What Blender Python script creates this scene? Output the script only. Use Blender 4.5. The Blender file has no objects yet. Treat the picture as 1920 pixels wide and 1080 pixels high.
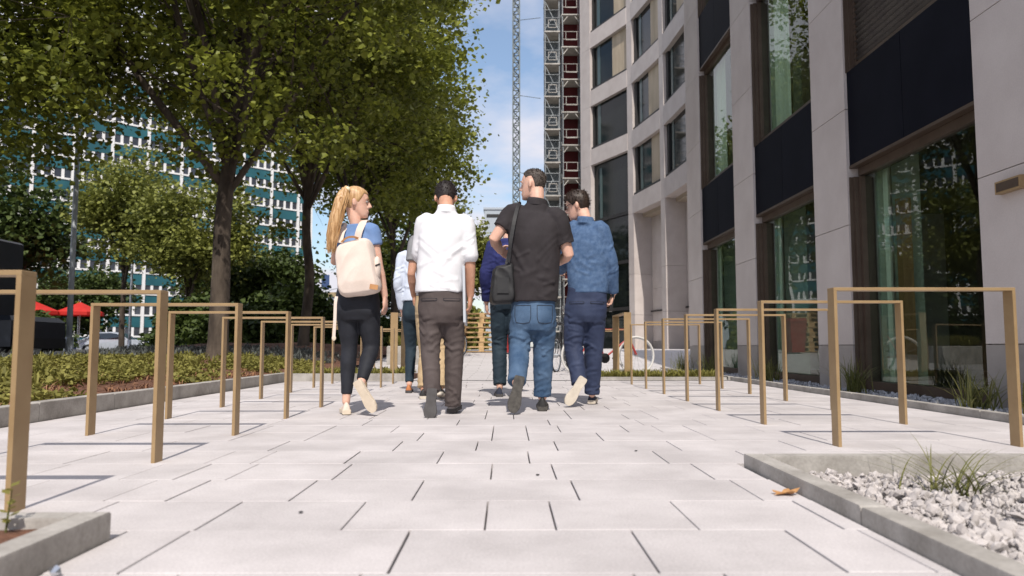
import bpy, math, random
import numpy as np
from mathutils import Vector, Matrix, Quaternion, noise
random.seed(7); rng = np.random.default_rng(7)
sc = bpy.context.scene
COL = sc.collection
R = math.radians
# ------------------------------------------------------------------ camera
FPX, HZ, VPX = 1400.0, 650.0, 950.0          # focal length, horizon row, vanishing column of the 1920x1080 photograph
PITCH = math.atan((HZ - 540) / FPX); YAW = -math.atan((960 - VPX) / FPX)
cam = bpy.data.cameras.new('camera'); co = bpy.data.objects.new('camera', cam); COL.objects.link(co)
co.location = (0, 0, 0.5); co.rotation_euler = (math.pi / 2 + PITCH, 0, YAW)
cam.sensor_width = 36; cam.lens = 36 * FPX / 1920; cam.clip_start = 0.05; cam.clip_end = 3000
cam.dof.use_dof = True; cam.dof.focus_distance = 5.8; cam.dof.aperture_fstop = 3.2
sc.camera = co
CM = Matrix.Translation(co.location) @ co.rotation_euler.to_matrix().to_4x4()
def P(px, py, Y):
    "point at depth Y (metres along the path) seen at a pixel of the photograph"
    d = CM.to_3x3() @ Vector(((px - 960) / FPX, (540 - py) / FPX, -1))
    return co.location + d * (Y / d.y)
# ------------------------------------------------------------------ sky and sun
SUN_EL = 50.5
sun_dir = Vector((-0.035, math.cos(R(SUN_EL)), -math.sin(R(SUN_EL)))).normalized()
w = bpy.data.worlds.new('World'); sc.world = w; w.use_nodes = True
nt = w.node_tree; nd = nt.nodes; lk = nt.links
bg = nd['Background']; bg.inputs['Strength'].default_value = 0.15
sky = nd.new('ShaderNodeTexSky'); sky.sky_type = 'NISHITA'; sky.sun_disc = False
sky.sun_elevation = R(SUN_EL); sky.sun_rotation = math.pi; sky.air_density = 1.15; sky.dust_density = 0.7; sky.ozone_density = 2.0
tc = nd.new('ShaderNodeTexCoord'); sep = nd.new('ShaderNodeSeparateXYZ'); lk.new(tc.outputs['Generated'], sep.inputs[0])
zz = nd.new('ShaderNodeMath'); zz.operation = 'ADD'; zz.inputs[1].default_value = 0.16; lk.new(sep.outputs[2], zz.inputs[0])
zm = nd.new('ShaderNodeMath'); zm.operation = 'MAXIMUM'; zm.inputs[1].default_value = 0.05; lk.new(zz.outputs[0], zm.inputs[0])
cmb = nd.new('ShaderNodeCombineXYZ')
for i in (0, 1):
    dv = nd.new('ShaderNodeMath'); dv.operation = 'DIVIDE'; lk.new(sep.outputs[i], dv.inputs[0]); lk.new(zm.outputs[0], dv.inputs[1]); lk.new(dv.outputs[0], cmb.inputs[i])
cmb.inputs[2].default_value = 0.4
cn = nd.new('ShaderNodeTexNoise'); cn.inputs['Scale'].default_value = 1.5; cn.inputs['Detail'].default_value = 7; cn.inputs['Roughness'].default_value = 0.52
lk.new(cmb.outputs[0], cn.inputs['Vector'])
cr = nd.new('ShaderNodeValToRGB'); cr.color_ramp.elements[0].position = 0.37; cr.color_ramp.elements[1].position = 0.56
lk.new(cn.outputs['Fac'], cr.inputs[0])
mx = nd.new('ShaderNodeMix'); mx.data_type = 'RGBA'; lk.new(cr.outputs[0], mx.inputs[0])
mx.inputs['B'].default_value = (5.4, 5.3, 5.8, 1)
tint = nd.new('ShaderNodeMix'); tint.data_type = 'RGBA'; tint.inputs[0].default_value = 0.2; tint.inputs['B'].default_value = (4.2, 4.6, 5.4, 1)
hs_ = nd.new('ShaderNodeHueSaturation'); hs_.inputs['Saturation'].default_value = 1.1; lk.new(sky.outputs[0], hs_.inputs['Color']); lk.new(hs_.outputs[0], tint.inputs['A']); lk.new(tint.outputs['Result'], mx.inputs['A']); lk.new(mx.outputs['Result'], bg.inputs['Color'])
sl = bpy.data.lights.new('sun', 'SUN'); sl.energy = 4.3; sl.angle = R(0.55); sl.color = (1, 0.935, 0.85)
so = bpy.data.objects.new('sun', sl); COL.objects.link(so); so.rotation_euler = sun_dir.to_track_quat('-Z', 'Y').to_euler(); so.location = (0, -20, 30)
sc.view_settings.view_transform = 'Standard'; sc.view_settings.look = 'None'; sc.view_settings.exposure = 0.07; sc.view_settings.gamma = 1
sc.cycles.use_denoising = True
sc.cycles.max_bounces = 8; sc.cycles.transparent_max_bounces = 12
# ------------------------------------------------------------------ materials
def S(r, g, b):
    "sRGB 0-255 to linear"
    f = lambda c: (c / 255) / 12.92 if c <= 10 else (((c / 255) + 0.055) / 1.055) ** 2.4
    return (f(r), f(g), f(b), 1)
MATS = {}
def mat(name, c1, c2=None, rough=0.7, scale=6.0, detail=5, bump=0.0, bscale=None, metal=0.0, spec=0.4, stretch=(1, 1, 1), spread=(0.35, 0.65), vary=0.0, island=False, translucent=0.0, fine=0.0, fscale=200):
    if name in MATS: return MATS[name]
    m = bpy.data.materials.new(name); m.use_nodes = True
    n = m.node_tree.nodes; l = m.node_tree.links; b = n['Principled BSDF']
    b.inputs['Roughness'].default_value = rough; b.inputs['Metallic'].default_value = metal
    b.inputs['Specular IOR Level'].default_value = spec
    c1 = tuple(c1[:3]) + (1,); c2 = tuple((c2 or c1)[:3]) + (1,)
    geo = n.new('ShaderNodeNewGeometry'); mp = n.new('ShaderNodeMapping'); mp.inputs['Scale'].default_value = stretch
    l.new(geo.outputs['Position'], mp.inputs[0])
    tx = n.new('ShaderNodeTexNoise'); tx.inputs['Scale'].default_value = scale; tx.inputs['Detail'].default_value = detail; tx.inputs['Roughness'].default_value = 0.6
    l.new(mp.outputs[0], tx.inputs['Vector'])
    mr = n.new('ShaderNodeMapRange'); mr.inputs[1].default_value = spread[0]; mr.inputs[2].default_value = spread[1]
    l.new(tx.outputs['Fac'], mr.inputs[0]); fac = mr.outputs[0]
    if island:
        ad = n.new('ShaderNodeMath'); ad.operation = 'MULTIPLY_ADD'; ad.inputs[1].default_value = 0.45
        ml = n.new('ShaderNodeMath'); ml.operation = 'MULTIPLY'; ml.inputs[1].default_value = 0.55
        l.new(geo.outputs['Random Per Island'], ml.inputs[0]); l.new(fac, ad.inputs[0]); l.new(ml.outputs[0], ad.inputs[2]); fac = ad.outputs[0]
    mix = n.new('ShaderNodeMix'); mix.data_type = 'RGBA'; mix.inputs['A'].default_value = c1; mix.inputs['B'].default_value = c2
    l.new(fac, mix.inputs[0]); out = mix.outputs['Result']
    if fine:
        t2 = n.new('ShaderNodeTexNoise'); t2.inputs['Scale'].default_value = fscale; t2.inputs['Detail'].default_value = 3; l.new(geo.outputs['Position'], t2.inputs['Vector'])
        m2 = n.new('ShaderNodeMapRange'); m2.inputs[1].default_value = 0.3; m2.inputs[2].default_value = 0.7; m2.inputs[3].default_value = 1 - fine; m2.inputs[4].default_value = 1 + fine
        l.new(t2.outputs['Fac'], m2.inputs[0])
        h2 = n.new('ShaderNodeHueSaturation'); l.new(m2.outputs[0], h2.inputs['Value']); l.new(out, h2.inputs['Color']); out = h2.outputs[0]
    if vary:
        oi = n.new('ShaderNodeObjectInfo'); m3 = n.new('ShaderNodeMapRange'); m3.inputs[3].default_value = 1 - vary; m3.inputs[4].default_value = 1 + vary
        l.new(oi.outputs['Random'], m3.inputs[0])
        h3 = n.new('ShaderNodeHueSaturation'); l.new(m3.outputs[0], h3.inputs['Value']); l.new(out, h3.inputs['Color']); out = h3.outputs[0]
    l.new(out, b.inputs['Base Color'])
    if bump:
        tb = n.new('ShaderNodeTexNoise'); tb.inputs['Scale'].default_value = bscale or scale * 4; tb.inputs['Detail'].default_value = 4
        l.new(mp.outputs[0], tb.inputs['Vector'])
        bp = n.new('ShaderNodeBump'); bp.inputs['Strength'].default_value = 1; bp.inputs['Distance'].default_value = bump
        l.new(tb.outputs['Fac'], bp.inputs['Height']); l.new(bp.outputs[0], b.inputs['Normal'])
    if translucent:
        tr = n.new('ShaderNodeBsdfTranslucent'); ms = n.new('ShaderNodeMixShader'); ms.inputs[0].default_value = translucent
        l.new(out, tr.inputs['Color']); l.new(b.outputs[0], ms.inputs[1]); l.new(tr.outputs[0], ms.inputs[2])
        l.new(ms.outputs[0], n['Material Output'].inputs['Surface'])
    MATS[name] = m; return m
def glass(name, tint=(0.62, 0.78, 0.72), ior=1.9, trans=1.0, rough=0.0):
    m = bpy.data.materials.new(name); m.use_nodes = True
    n = m.node_tree.nodes; l = m.node_tree.links; n.remove(n['Principled BSDF'])
    t = n.new('ShaderNodeBsdfTransparent'); t.inputs['Color'].default_value = (*tint, 1)
    g = n.new('ShaderNodeBsdfGlossy'); g.inputs['Roughness'].default_value = rough; g.inputs['Color'].default_value = (0.9, 0.95, 0.93, 1)
    # slight waviness of the pane
    tb = n.new('ShaderNodeTexNoise'); tb.inputs['Scale'].default_value = 0.9
    ge = n.new('ShaderNodeNewGeometry'); l.new(ge.outputs['Position'], tb.inputs['Vector'])
    bp = n.new('ShaderNodeBump'); bp.inputs['Distance'].default_value = 0.002; l.new(tb.outputs['Fac'], bp.inputs['Height']); l.new(bp.outputs[0], g.inputs['Normal'])
    fr = n.new('ShaderNodeFresnel'); fr.inputs['IOR'].default_value = ior
    nb_ = n.new('ShaderNodeMath'); nb_.operation = 'SUBTRACT'; nb_.inputs[0].default_value = 1; l.new(ge.outputs['Backfacing'], nb_.inputs[1]); mf = n.new('ShaderNodeMath'); mf.operation = 'MULTIPLY'; l.new(fr.outputs[0], mf.inputs[0]); l.new(nb_.outputs[0], mf.inputs[1])
    ms = n.new('ShaderNodeMixShader'); l.new(mf.outputs[0], ms.inputs[0]); l.new(t.outputs[0], ms.inputs[1]); l.new(g.outputs[0], ms.inputs[2])
    l.new(ms.outputs[0], n['Material Output'].inputs['Surface'])
    MATS[name] = m; return m
# ------------------------------------------------------------------ mesh builder
BOXF = [(0, 3, 2, 1), (4, 5, 6, 7), (0, 1, 5, 4), (1, 2, 6, 5), (2, 3, 7, 6), (3, 0, 4, 7)]
class MB:
    def __init__(s): s.v = []; s.f = []
    def add(s, vs, fs):
        o = len(s.v); s.v += [tuple(v) for v in vs]; s.f += [tuple(i + o for i in f) for f in fs]; return s
    def box(s, x0, x1, y0, y1, z0, z1, M=None):
        vs = [Vector(p) for p in ((x0, y0, z0), (x1, y0, z0), (x1, y1, z0), (x0, y1, z0), (x0, y0, z1), (x1, y0, z1), (x1, y1, z1), (x0, y1, z1))]
        if M is not None: vs = [M @ v for v in vs]
        return s.add(vs, BOXF)
    def bbox(s, x0, x1, y0, y1, z0, z1, b=0.004, M=None):
        "box with chamfered top edges"
        vs = [Vector(p) for p in ((x0, y0, z0), (x1, y0, z0), (x1, y1, z0), (x0, y1, z0), (x0, y0, z1 - b), (x1, y0, z1 - b), (x1, y1, z1 - b), (x0, y1, z1 - b),
              (x0 + b, y0 + b, z1), (x1 - b, y0 + b, z1), (x1 - b, y1 - b, z1), (x0 + b, y1 - b, z1))]
        if M is not None: vs = [M @ v for v in vs]
        return s.add(vs, [(0, 3, 2, 1), (0, 1, 5, 4), (1, 2, 6, 5), (2, 3, 7, 6), (3, 0, 4, 7), (4, 5, 9, 8), (5, 6, 10, 9), (6, 7, 11, 10), (7, 4, 8, 11), (8, 9, 10, 11)])
    def rings(s, rs, cap=True):
        n = len(rs[0]); o = len(s.v)
        for r in rs: s.v += [tuple(p) for p in r]
        for k in range(len(rs) - 1):
            for i in range(n):
                a = o + k * n + i; b = o + k * n + (i + 1) % n; s.f.append((a, b, b + n, a + n))
        if cap: s.f.append(tuple(o + i for i in reversed(range(n)))); s.f.append(tuple(o + (len(rs) - 1) * n + i for i in range(n)))
        return s
    def tube(s, pts, rad, n=8, cap=True, sub=0):
        pts = [Vector(p) for p in pts]
        rad = list(rad) if hasattr(rad, '__len__') else [rad] * len(pts)
        if sub and len(pts) > 2: pts, rad = spline(pts, rad, sub)
        rs = []; ref = None
        for i, p in enumerate(pts):
            t = (pts[min(i + 1, len(pts) - 1)] - pts[max(i - 1, 0)]).normalized()
            if ref is None: ref = Vector((1, 0, 0)) if abs(t.x) < 0.8 else Vector((0, 1, 0))
            u = (ref - t * ref.dot(t)).normalized(); v = t.cross(u); ref = u
            rs.append([p + (u * math.cos(2 * math.pi * k / n) + v * math.sin(2 * math.pi * k / n)) * rad[i] for k in range(n)])
        return s.rings(rs, cap)
    def bar(s, a, b, w_, h_, up=(0, 0, 1)):
        "rectangular bar from a to b, w_ across, h_ along up"
        a = Vector(a); b = Vector(b); t = (b - a).normalized(); u = Vector(up); x = t.cross(u)
        if x.length < 1e-4: x = t.cross(Vector((0, 1, 0)))
        x.normalize(); u = x.cross(t)
        x *= w_ / 2; u *= h_ / 2
        return s.rings([[p - x - u, p + x - u, p + x + u, p - x + u] for p in (a, b)])
    def ell(s, c, r, n=12, m=8, M=None):
        c = Vector(c); rs = []
        for j in range(m + 1):
            th = math.pi * (j + 0.02 if j == 0 else j - 0.02 if j == m else j) / m
            ring = []
            for i in range(n):
                ph = 2 * math.pi * i / n
                v = Vector((r[0] * math.sin(th) * math.cos(ph), r[1] * math.sin(th) * math.sin(ph), -r[2] * math.cos(th)))
                ring.append(c + (M @ v if M is not None else v))
            rs.append(ring)
        return s.rings(rs)
    def prism(s, outline, axis, h):
        "closed outline (3-D points) extruded along a vector"
        o = [Vector(p) for p in outline]; a = Vector(axis) * h
        return s.rings([o, [p + a for p in o]])
    def mesh(s, name):
        me = bpy.data.meshes.new(name); me.from_pydata([tuple(v) for v in s.v], [], s.f); me.update(); return me
    def build(s, name, m, parent=None, smooth=False, local=False):
        if parent is not None and not local:
            L = parent.matrix_basis.inverted() if parent.parent is None else (parent.parent.matrix_basis @ parent.matrix_basis).inverted()
            s.v = [tuple(L @ Vector(v)) for v in s.v]
        me = s.mesh(name); return link(name, me, m, parent, smooth)
def link(name, me, m, parent=None, smooth=False, loc=None):
    o = bpy.data.objects.new(name, me); COL.objects.link(o)
    if m is not None and not me.materials: me.materials.append(m)
    if smooth: me.polygons.foreach_set('use_smooth', [True] * len(me.polygons))
    if parent is not None: o.parent = parent
    if loc is not None: o.location = loc
    return o
def spline(pts, rad, sub):
    out = []; ro = []; n = len(pts)
    for i in range(n - 1):
        p0 = pts[max(i - 1, 0)]; p1 = pts[i]; p2 = pts[i + 1]; p3 = pts[min(i + 2, n - 1)]
        for k in range(sub):
            t = k / sub
            out.append(0.5 * ((2 * p1) + (p2 - p0) * t + (2 * p0 - 5 * p1 + 4 * p2 - p3) * t * t + (3 * p1 - p0 - 3 * p2 + p3) * t ** 3))
            ro.append(rad[i] * (1 - t) + rad[i + 1] * t)
    out.append(pts[-1]); ro.append(rad[-1]); return out, ro
def thing(name, label, cat, loc=(0, 0, 0), rz=0, group=None):
    o = bpy.data.objects.new(name, None); COL.objects.link(o); o.empty_display_size = 0.1
    o.location = loc; o.rotation_euler = (0, 0, rz); o['label'] = label; o['category'] = cat
    o.matrix_basis = Matrix.Translation(Vector(loc)) @ Matrix.Rotation(rz, 4, 'Z')
    if group: o['group'] = group
    return o
def tag(o, label=None, cat=None, group=None, kind=None):
    for k, v in (('label', label), ('category', cat), ('group', group), ('kind', kind)):
        if v: o[k] = v
    return o
def struct(o, label=None): o['kind'] = 'structure'; tag(o, label); return o
def copy_tree(o, parent=None):
    c = o.copy(); COL.objects.link(c)
    if parent is not None: c.parent = parent
    for ch in list(o.children): copy_tree(ch, c)
    return c
# ground level: flat around the stands, a gentle ramp up beyond them
def gz(Y): return 0.38 * min(max((Y - 15.5) / 8.0, 0), 1)
ORD = ['nearest', 'second', 'third', 'fourth', 'fifth', 'sixth', 'seventh', 'eighth', 'ninth', 'tenth']
# ------------------------------------------------------------------ common materials
m_slab = mat('paving_concrete', (0.455, 0.425, 0.422), (0.575, 0.54, 0.537), 0.85, scale=2.2, bump=0.0006, bscale=120, vary=0.045, fine=0.10, fscale=140, spec=0.25)
m_joint = mat('joint_sand', (0.10, 0.094, 0.09), (0.17, 0.16, 0.15), 0.95, scale=30)
m_kerb = mat('kerb_concrete', (0.27, 0.25, 0.225), (0.42, 0.395, 0.365), 0.9, scale=5, bump=0.001, bscale=60, fine=0.10, fscale=90)
m_bronze = mat('bronze_paint', (0.31, 0.205, 0.10), (0.36, 0.245, 0.125), 0.45, scale=8, metal=0.15, spec=0.5)
m_stone = mat('facade_stone', (0.50, 0.445, 0.42), (0.57, 0.515, 0.488), 0.8, scale=1.4, detail=6, bump=0.0008, bscale=40, vary=0.04, fine=0.04, fscale=70)
m_plinth = mat('plinth_stone', (0.29, 0.262, 0.245), (0.35, 0.32, 0.30), 0.85, scale=2, vary=0.04, fine=0.05)
m_navy = mat('navy_panel', (0.0055, 0.0062, 0.011), (0.0075, 0.0082, 0.014), 0.6, scale=2, vary=0.06, spec=0.05)
m_brown = mat('bronze_frame', (0.085, 0.058, 0.042), (0.11, 0.078, 0.058), 0.45, scale=4, metal=0.35)
m_dark = mat('dark_frame', (0.018, 0.017, 0.017), (0.03, 0.028, 0.028), 0.5)
m_glass = glass('window_glass', (0.82, 0.91, 0.865), 1.7)
m_asphalt = mat('asphalt', (0.045, 0.045, 0.048), (0.075, 0.073, 0.073), 0.95, scale=0.6, fine=0.15, fscale=20)
m_soil = mat('mulch', (0.075, 0.035, 0.02), (0.19, 0.09, 0.055), 0.95, scale=18, bump=0.02, bscale=30)
m_leafy = mat('plane_leaf', (0.05, 0.07, 0.011), (0.32, 0.345, 0.05), 0.5, scale=0.6, island=True, translucent=0.42, spec=0.35)
m_leafl = mat('light_leaf', (0.11, 0.13, 0.026), (0.30, 0.315, 0.075), 0.55, scale=0.5, island=True, translucent=0.3, spec=0.3)
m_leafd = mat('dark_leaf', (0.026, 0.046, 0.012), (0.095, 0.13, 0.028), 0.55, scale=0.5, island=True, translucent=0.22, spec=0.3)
m_cover = mat('ground_cover_leaf', (0.125, 0.12, 0.03), (0.34, 0.315, 0.085), 0.6, scale=1.2, island=True, translucent=0.3, spec=0.2)
m_grass = mat('grass_blade', (0.07, 0.09, 0.02), (0.24, 0.225, 0.075), 0.55, scale=3, island=True, translucent=0.25, spec=0.3)
m_bark = mat('bark', (0.032, 0.023, 0.017), (0.11, 0.085, 0.064), 0.9, scale=3, stretch=(1, 1, 0.35), bump=0.03, bscale=12)
m_black = mat('black_plastic', (0.012, 0.012, 0.013), (0.02, 0.02, 0.022), 0.5)
m_steel = mat('galvanised_steel', (0.42, 0.44, 0.46), (0.58, 0.6, 0.62), 0.4, scale=6, metal=0.7)
m_white = mat('white_paint', (0.72, 0.71, 0.70), (0.8, 0.79, 0.78), 0.6, scale=3)
m_rubber = mat('rubber', (0.015, 0.015, 0.016), (0.03, 0.03, 0.03), 0.85)
# ================================================================== GROUND AND PAVING
g = MB(); 
ys = [-30, 15.5, 23.5, 60, 1500]
for a, b in zip(ys[:-1], ys[1:]):
    g.add([(-1200, a, gz(a) - 0.06), (1200, a, gz(a) - 0.06), (1200, b, gz(b) - 0.06), (-1200, b, gz(b) - 0.06)], [(0, 1, 2, 3)])
struct(g.build('ground', m_asphalt))
# plaza beyond the stands (too far to tell the slabs apart)
def slab_far_mat():
    m = mat('plaza_paving', (0.47, 0.445, 0.44), (0.55, 0.52, 0.515), 0.85, scale=0.8, fine=0.05, fscale=30)
    n = m.node_tree.nodes; l = m.node_tree.links; b = n['Principled BSDF']
    br = n.new('ShaderNodeTexBrick'); br.inputs['Scale'].default_value = 1; br.inputs['Mortar Size'].default_value = 0.006; br.inputs['Brick Width'].default_value = 0.6; br.inputs['Row Height'].default_value = 0.39
    br.inputs['Mortar'].default_value = (0.25, 0.24, 0.23, 1); br.inputs['Color1'].default_value = (0.53, 0.5, 0.5, 1); br.inputs['Color2'].default_value = (0.48, 0.455, 0.45, 1)
    ge = n.new('ShaderNodeNewGeometry'); l.new(ge.outputs['Position'], br.inputs['Vector']); l.new(br.outputs['Color'], b.inputs['Base Color']); return m
g = MB()
for a, b in ((11.13, 15.5), (15.5, 23.5), (23.5, 62)):
    x0, x1 = (-4.6, 12.0)
    g.add([(x0, a, gz(a) + 0.004), (x1, a, gz(a) + 0.004), (x1, b, gz(b) + 0.004), (x0, b, gz(b) + 0.004)], [(0, 1, 2, 3)])
struct(g.build('plaza', slab_far_mat()))
sub = MB().box(-3.35, 3.38, -1.2, 11.13, -0.2, -0.035)
struct(sub.build('paving_bed', m_joint))
paving = bpy.data.objects.new('paving', None); COL.objects.link(paving); paving['kind'] = 'structure'
GAP = 0.0056; GAPY = 0.003; ROW = 0.39
mesh_cache = {}
def slab_mesh(wd):
    k = round(wd, 3)
    if k not in mesh_cache:
        mesh_cache[k] = MB().bbox(GAP / 2, k - GAP / 2, GAPY / 2, ROW - GAPY / 2, -0.05, 0, b=0.0018).mesh('slab'); mesh_cache[k].materials.append(m_slab)
    return mesh_cache[k]
slabs = []
XL, XR = -3.12, 3.30
fixed = {-3: -0.03, -2: -0.41, -1: 0.18, 0: -0.2625, 1: -0.4545, 2: -0.365, 3: -0.06}
known = {0: [-0.86, -0.2625, 0.34, 0.76], 1: [-0.8545, -0.4545, -0.06, 0.1365, 0.53, 0.93], 2: [-0.71, -0.31, 0.24, 0.84], 3: [-0.66, -0.06, 0.19, 0.79]}
for k in range(-3, 25):
    y0 = 1.70 + ROW * (k - 1) + ROW
    if y0 + ROW > 11.14: break
    cuts = list(known.get(k, [])) or [random.choice([-0.3, -0.15, 0.02, 0.12, 0.28]), ]
    while cuts[0] > XL + 0.1: cuts.insert(0, cuts[0] - random.choice([0.4, 0.6, 0.4, 0.6, 0.2]))
    while cuts[-1] < XR - 0.1: cuts.append(cuts[-1] + random.choice([0.4, 0.6, 0.4, 0.6, 0.2]))
    cuts[0] = XL; cuts[-1] = XR
    for a, b in zip(cuts[:-1], cuts[1:]):
        if b - a < 0.08: continue
        if y0 + ROW < 3.30:                                          # cut at the gravel planter
            if a >= 0.97: continue
            b = min(b, 0.998)
        if y0 + ROW < 2.12:                                          # cut at the soil planter
            if b <= -1.0: continue
            a = max(a, -1.028)
        if b - a > 0.02: slabs.append((y0, a, b))
slabs.sort()
rest = MB()
for i, (y0, a, b) in enumerate(slabs):
    if i < 300:
        o = link('slab', slab_mesh(b - a), None, paving, loc=(a, y0, random.uniform(-0.001, 0.001)))
    else:
        rest.bbox(a + GAP / 2, b - GAP / 2, y0 + GAPY / 2, y0 + ROW - GAPY / 2, -0.05, random.uniform(-0.001, 0.001), b=0.0018)
for k in range(4): MB().bbox(-3.1 + 0.518 * k, -2.588 + 0.518 * k, 2.003, 2.0885, -0.05, 0, b=0.0018).build('slab', m_slab, paving, local=True)
if rest.v: o = rest.build('slabs_beyond', m_slab, paving, local=True); o['kind'] = 'stuff'
# ================================================================== KERBS
def kerb_run(parent, p0, p1, z0, z1, wd, piece=1.0, m=m_kerb, side=1):
    "kerb stones butted end to end from p0 to p1; they lie to the left (side=1) of the line"
    p0 = Vector((*p0, 0)); p1 = Vector((*p1, 0)); L = (p1 - p0).length; t = (p1 - p0) / L; nrm = Vector((-t.y, t.x, 0)) * side
    n = max(1, round(L / piece)); seg = L / n
    for i in range(n):
        a = p0 + t * (seg * i + 0.003); b = p0 + t * (seg * (i + 1) - 0.003); d = random.uniform(-0.002, 0.002)
        q = [a, b, b + nrm * wd, a + nrm * wd]
        if side < 0: q = [a, a + nrm * wd, b + nrm * wd, b]
        c = sum(q, Vector()) / 4; bv = 0.006
        low = [Vector((v.x, v.y, z0)) for v in q]; up = [Vector((v.x, v.y, z1 + d - bv)) for v in q]
        top = [Vector((v.x, v.y, z1 + d)) + (c - v).normalized() * bv * 1.4 for v in q]
        mb = MB(); mb.v = [tuple(v) for v in low + up + top]
        mb.f = [(0, 3, 2, 1)] + [(i_, (i_ + 1) % 4, 4 + (i_ + 1) % 4, 4 + i_) for i_ in range(4)] + [(4 + i_, 4 + (i_ + 1) % 4, 8 + (i_ + 1) % 4, 8 + i_) for i_ in range(4)] + [(8, 9, 10, 11)]
        mb.build('kerb_stone', m, parent)
# right foreground planter with gravel
plR = thing('gravel_planter', 'low concrete-edged planter of pale gravel with a grass tuft, front right', 'planter', (2.1, 1.6, 0))
kerb_run(plR, (1.0, -1.0), (1.0, 3.19), -0.12, 0.052, 0.075, 1.05, side=-1)
kerb_run(plR, (1.079, 3.19), (3.3, 3.19), -0.12, 0.05, 0.075, 1.1, side=-1)
m_white_gravel = mat('pale_gravel', (0.31, 0.28, 0.265), (0.60, 0.555, 0.535), 0.85, scale=9, island=True, bump=0.002, bscale=60, fine=0.1, fscale=150)
m_grey_gravel = mat('blue_grey_gravel', (0.22, 0.225, 0.24), (0.48, 0.48, 0.5), 0.85, scale=9, island=True, fine=0.08)
MB().box(1.08, 3.3, -1.0, 3.11, -0.12, -0.045).build('gravel_base', m_grey_gravel, plR)
ICO_V, ICO_F = [], []
def ico():
    t = (1 + 5 ** 0.5) / 2
    v = [(-1, t, 0), (1, t, 0), (-1, -t, 0), (1, -t, 0), (0, -1, t), (0, 1, t), (0, -1, -t), (0, 1, -t), (t, 0, -1), (t, 0, 1), (-t, 0, -1), (-t, 0, 1)]
    f = [(0, 11, 5), (0, 5, 1), (0, 1, 7), (0, 7, 10), (0, 10, 11), (1, 5, 9), (5, 11, 4), (11, 10, 2), (10, 7, 6), (7, 1, 8), (3, 9, 4), (3, 4, 2), (3, 2, 6), (3, 6, 8), (3, 8, 9), (4, 9, 5), (2, 4, 11), (6, 2, 10), (8, 6, 7), (9, 8, 1)]
    return [Vector(x).normalized() for x in v], f
ICO_V, ICO_F = ico()
def stone_geo(r):
    q = Quaternion((random.gauss(0, 1), random.gauss(0, 1), random.gauss(0, 1), random.gauss(0, 1))).normalized()
    s3 = Vector((random.uniform(0.75, 1.3), random.uniform(0.65, 1.0), random.uniform(0.3, 0.58)))
    out = []
    for v in ICO_V:
        k = r * random.uniform(0.72, 1.18); u = Vector((v.x * s3.x, v.y * s3.y, v.z * s3.z)) * k
        out.append(q @ u if random.random() < 2 else u)
    zs = [u.z for u in out]
    return out
stone_meshes = []
for i in range(14):
    mb = MB(); mb.add(stone_geo(1.0), ICO_F); me = mb.mesh('stone'); me.materials.append(m_white_gravel); stone_meshes.append(me)
stuff = MB(); cnt = 0; cand = []
for i in range(13500):
    x = random.uniform(1.09, 3.3); y = random.uniform(0.9, 3.1); r = random.choice([0.006, 0.008, 0.010, 0.013, 0.016, 0.022]) * random.uniform(0.8, 1.15)
    z = -0.034 + 0.025 * (noise.noise(Vector((x * 1.6, y * 1.6, 0.3))) + 0.5) * 0.8 + random.uniform(-0.006, 0.014)
    vis = y > 1.4 and x < 0.72 * y + 0.1
    if vis and r > 0.0145: cand.append((r / y, x, y, z, r))
    else: stuff.add([v * r + Vector((x, y, z)) for v in stone_geo(1.0)], ICO_F)
cand.sort(reverse=True)
for i, (_, x, y, z, r) in enumerate(cand):
    if i < 280:
        o = link('stone', random.choice(stone_meshes), None, plR, loc=Vector((x, y, z + 0.006)) - plR.location); o.scale = (r * 1.12,) * 3; o.rotation_euler = (random.uniform(0, 6), random.uniform(0, 6), random.uniform(0, 6))
    else: stuff.add([v * r + Vector((x, y, z)) for v in stone_geo(1.0)], ICO_F)
o = stuff.build('gravel', m_white_gravel, plR); o['kind'] = 'stuff'
# left foreground planter with soil
plL = thing('soil_planter', 'raised concrete planter edge with brown mulch, front left corner', 'planter', (-2.0, 1.5, 0))
kerb_run(plL, (-1.03, -0.6), (-1.03, 1.995), -0.12, 0.072, 0.07, 1.4, side=1)
kerb_run(plL, (-1.104, 1.995), (-3.1, 1.995), -0.12, 0.07, 0.07, 1.0, side=1)
mb = MB(); N = 26
for j in range(N + 1):
    for i in range(N + 1):
        x = -3.1 + 1.998 * i / N; y = -0.6 + 2.525 * j / N
        mb.v.append((x, y, 0.05 + 0.03 * noise.noise(Vector((x * 4, y * 4, 0)))))
mb.f = [(j * (N + 1) + i, j * (N + 1) + i + 1, (j + 1) * (N + 1) + i + 1, (j + 1) * (N + 1) + i) for j in range(N) for i in range(N)]
mb.build('mulch', m_soil, plL, smooth=True)
# left planted bed
bedL = thing('planted_bed', 'long bed of yellow-green ground cover behind the left row of stands', 'planted bed', (-6, 8, 0))
kerb_run(bedL, (-3.12, 2.16), (-3.15, 10.9), -0.12, 0.125, 0.11, 1.0, side=1)
kerb_run(bedL, (-3.14, 10.9), (-1.42, 10.9), -0.12, 0.11, 0.11, 0.9, side=1)
def soil_h(x, y): return 0.07 + 0.16 * min(1, max(0, (-3.3 - x) / 2.5)) + 0.05 * noise.noise(Vector((x * 1.3, y * 1.3, 4))) + gz(y)
mb = MB(); NX, NY = 46, 110
for j in range(NY + 1):
    for i in range(NX + 1):
        x = -3.2 - 6.3 * i / NX; y = 0.5 + 24 * j / NY
        mb.v.append((x, y, soil_h(x, y)))
mb.f = [(j * (NX + 1) + i, (j + 1) * (NX + 1) + i, (j + 1) * (NX + 1) + i + 1, j * (NX + 1) + i + 1) for j in range(NY) for i in range(NX)]
mb.build('mulch', m_soil, bedL, smooth=True)
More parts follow.
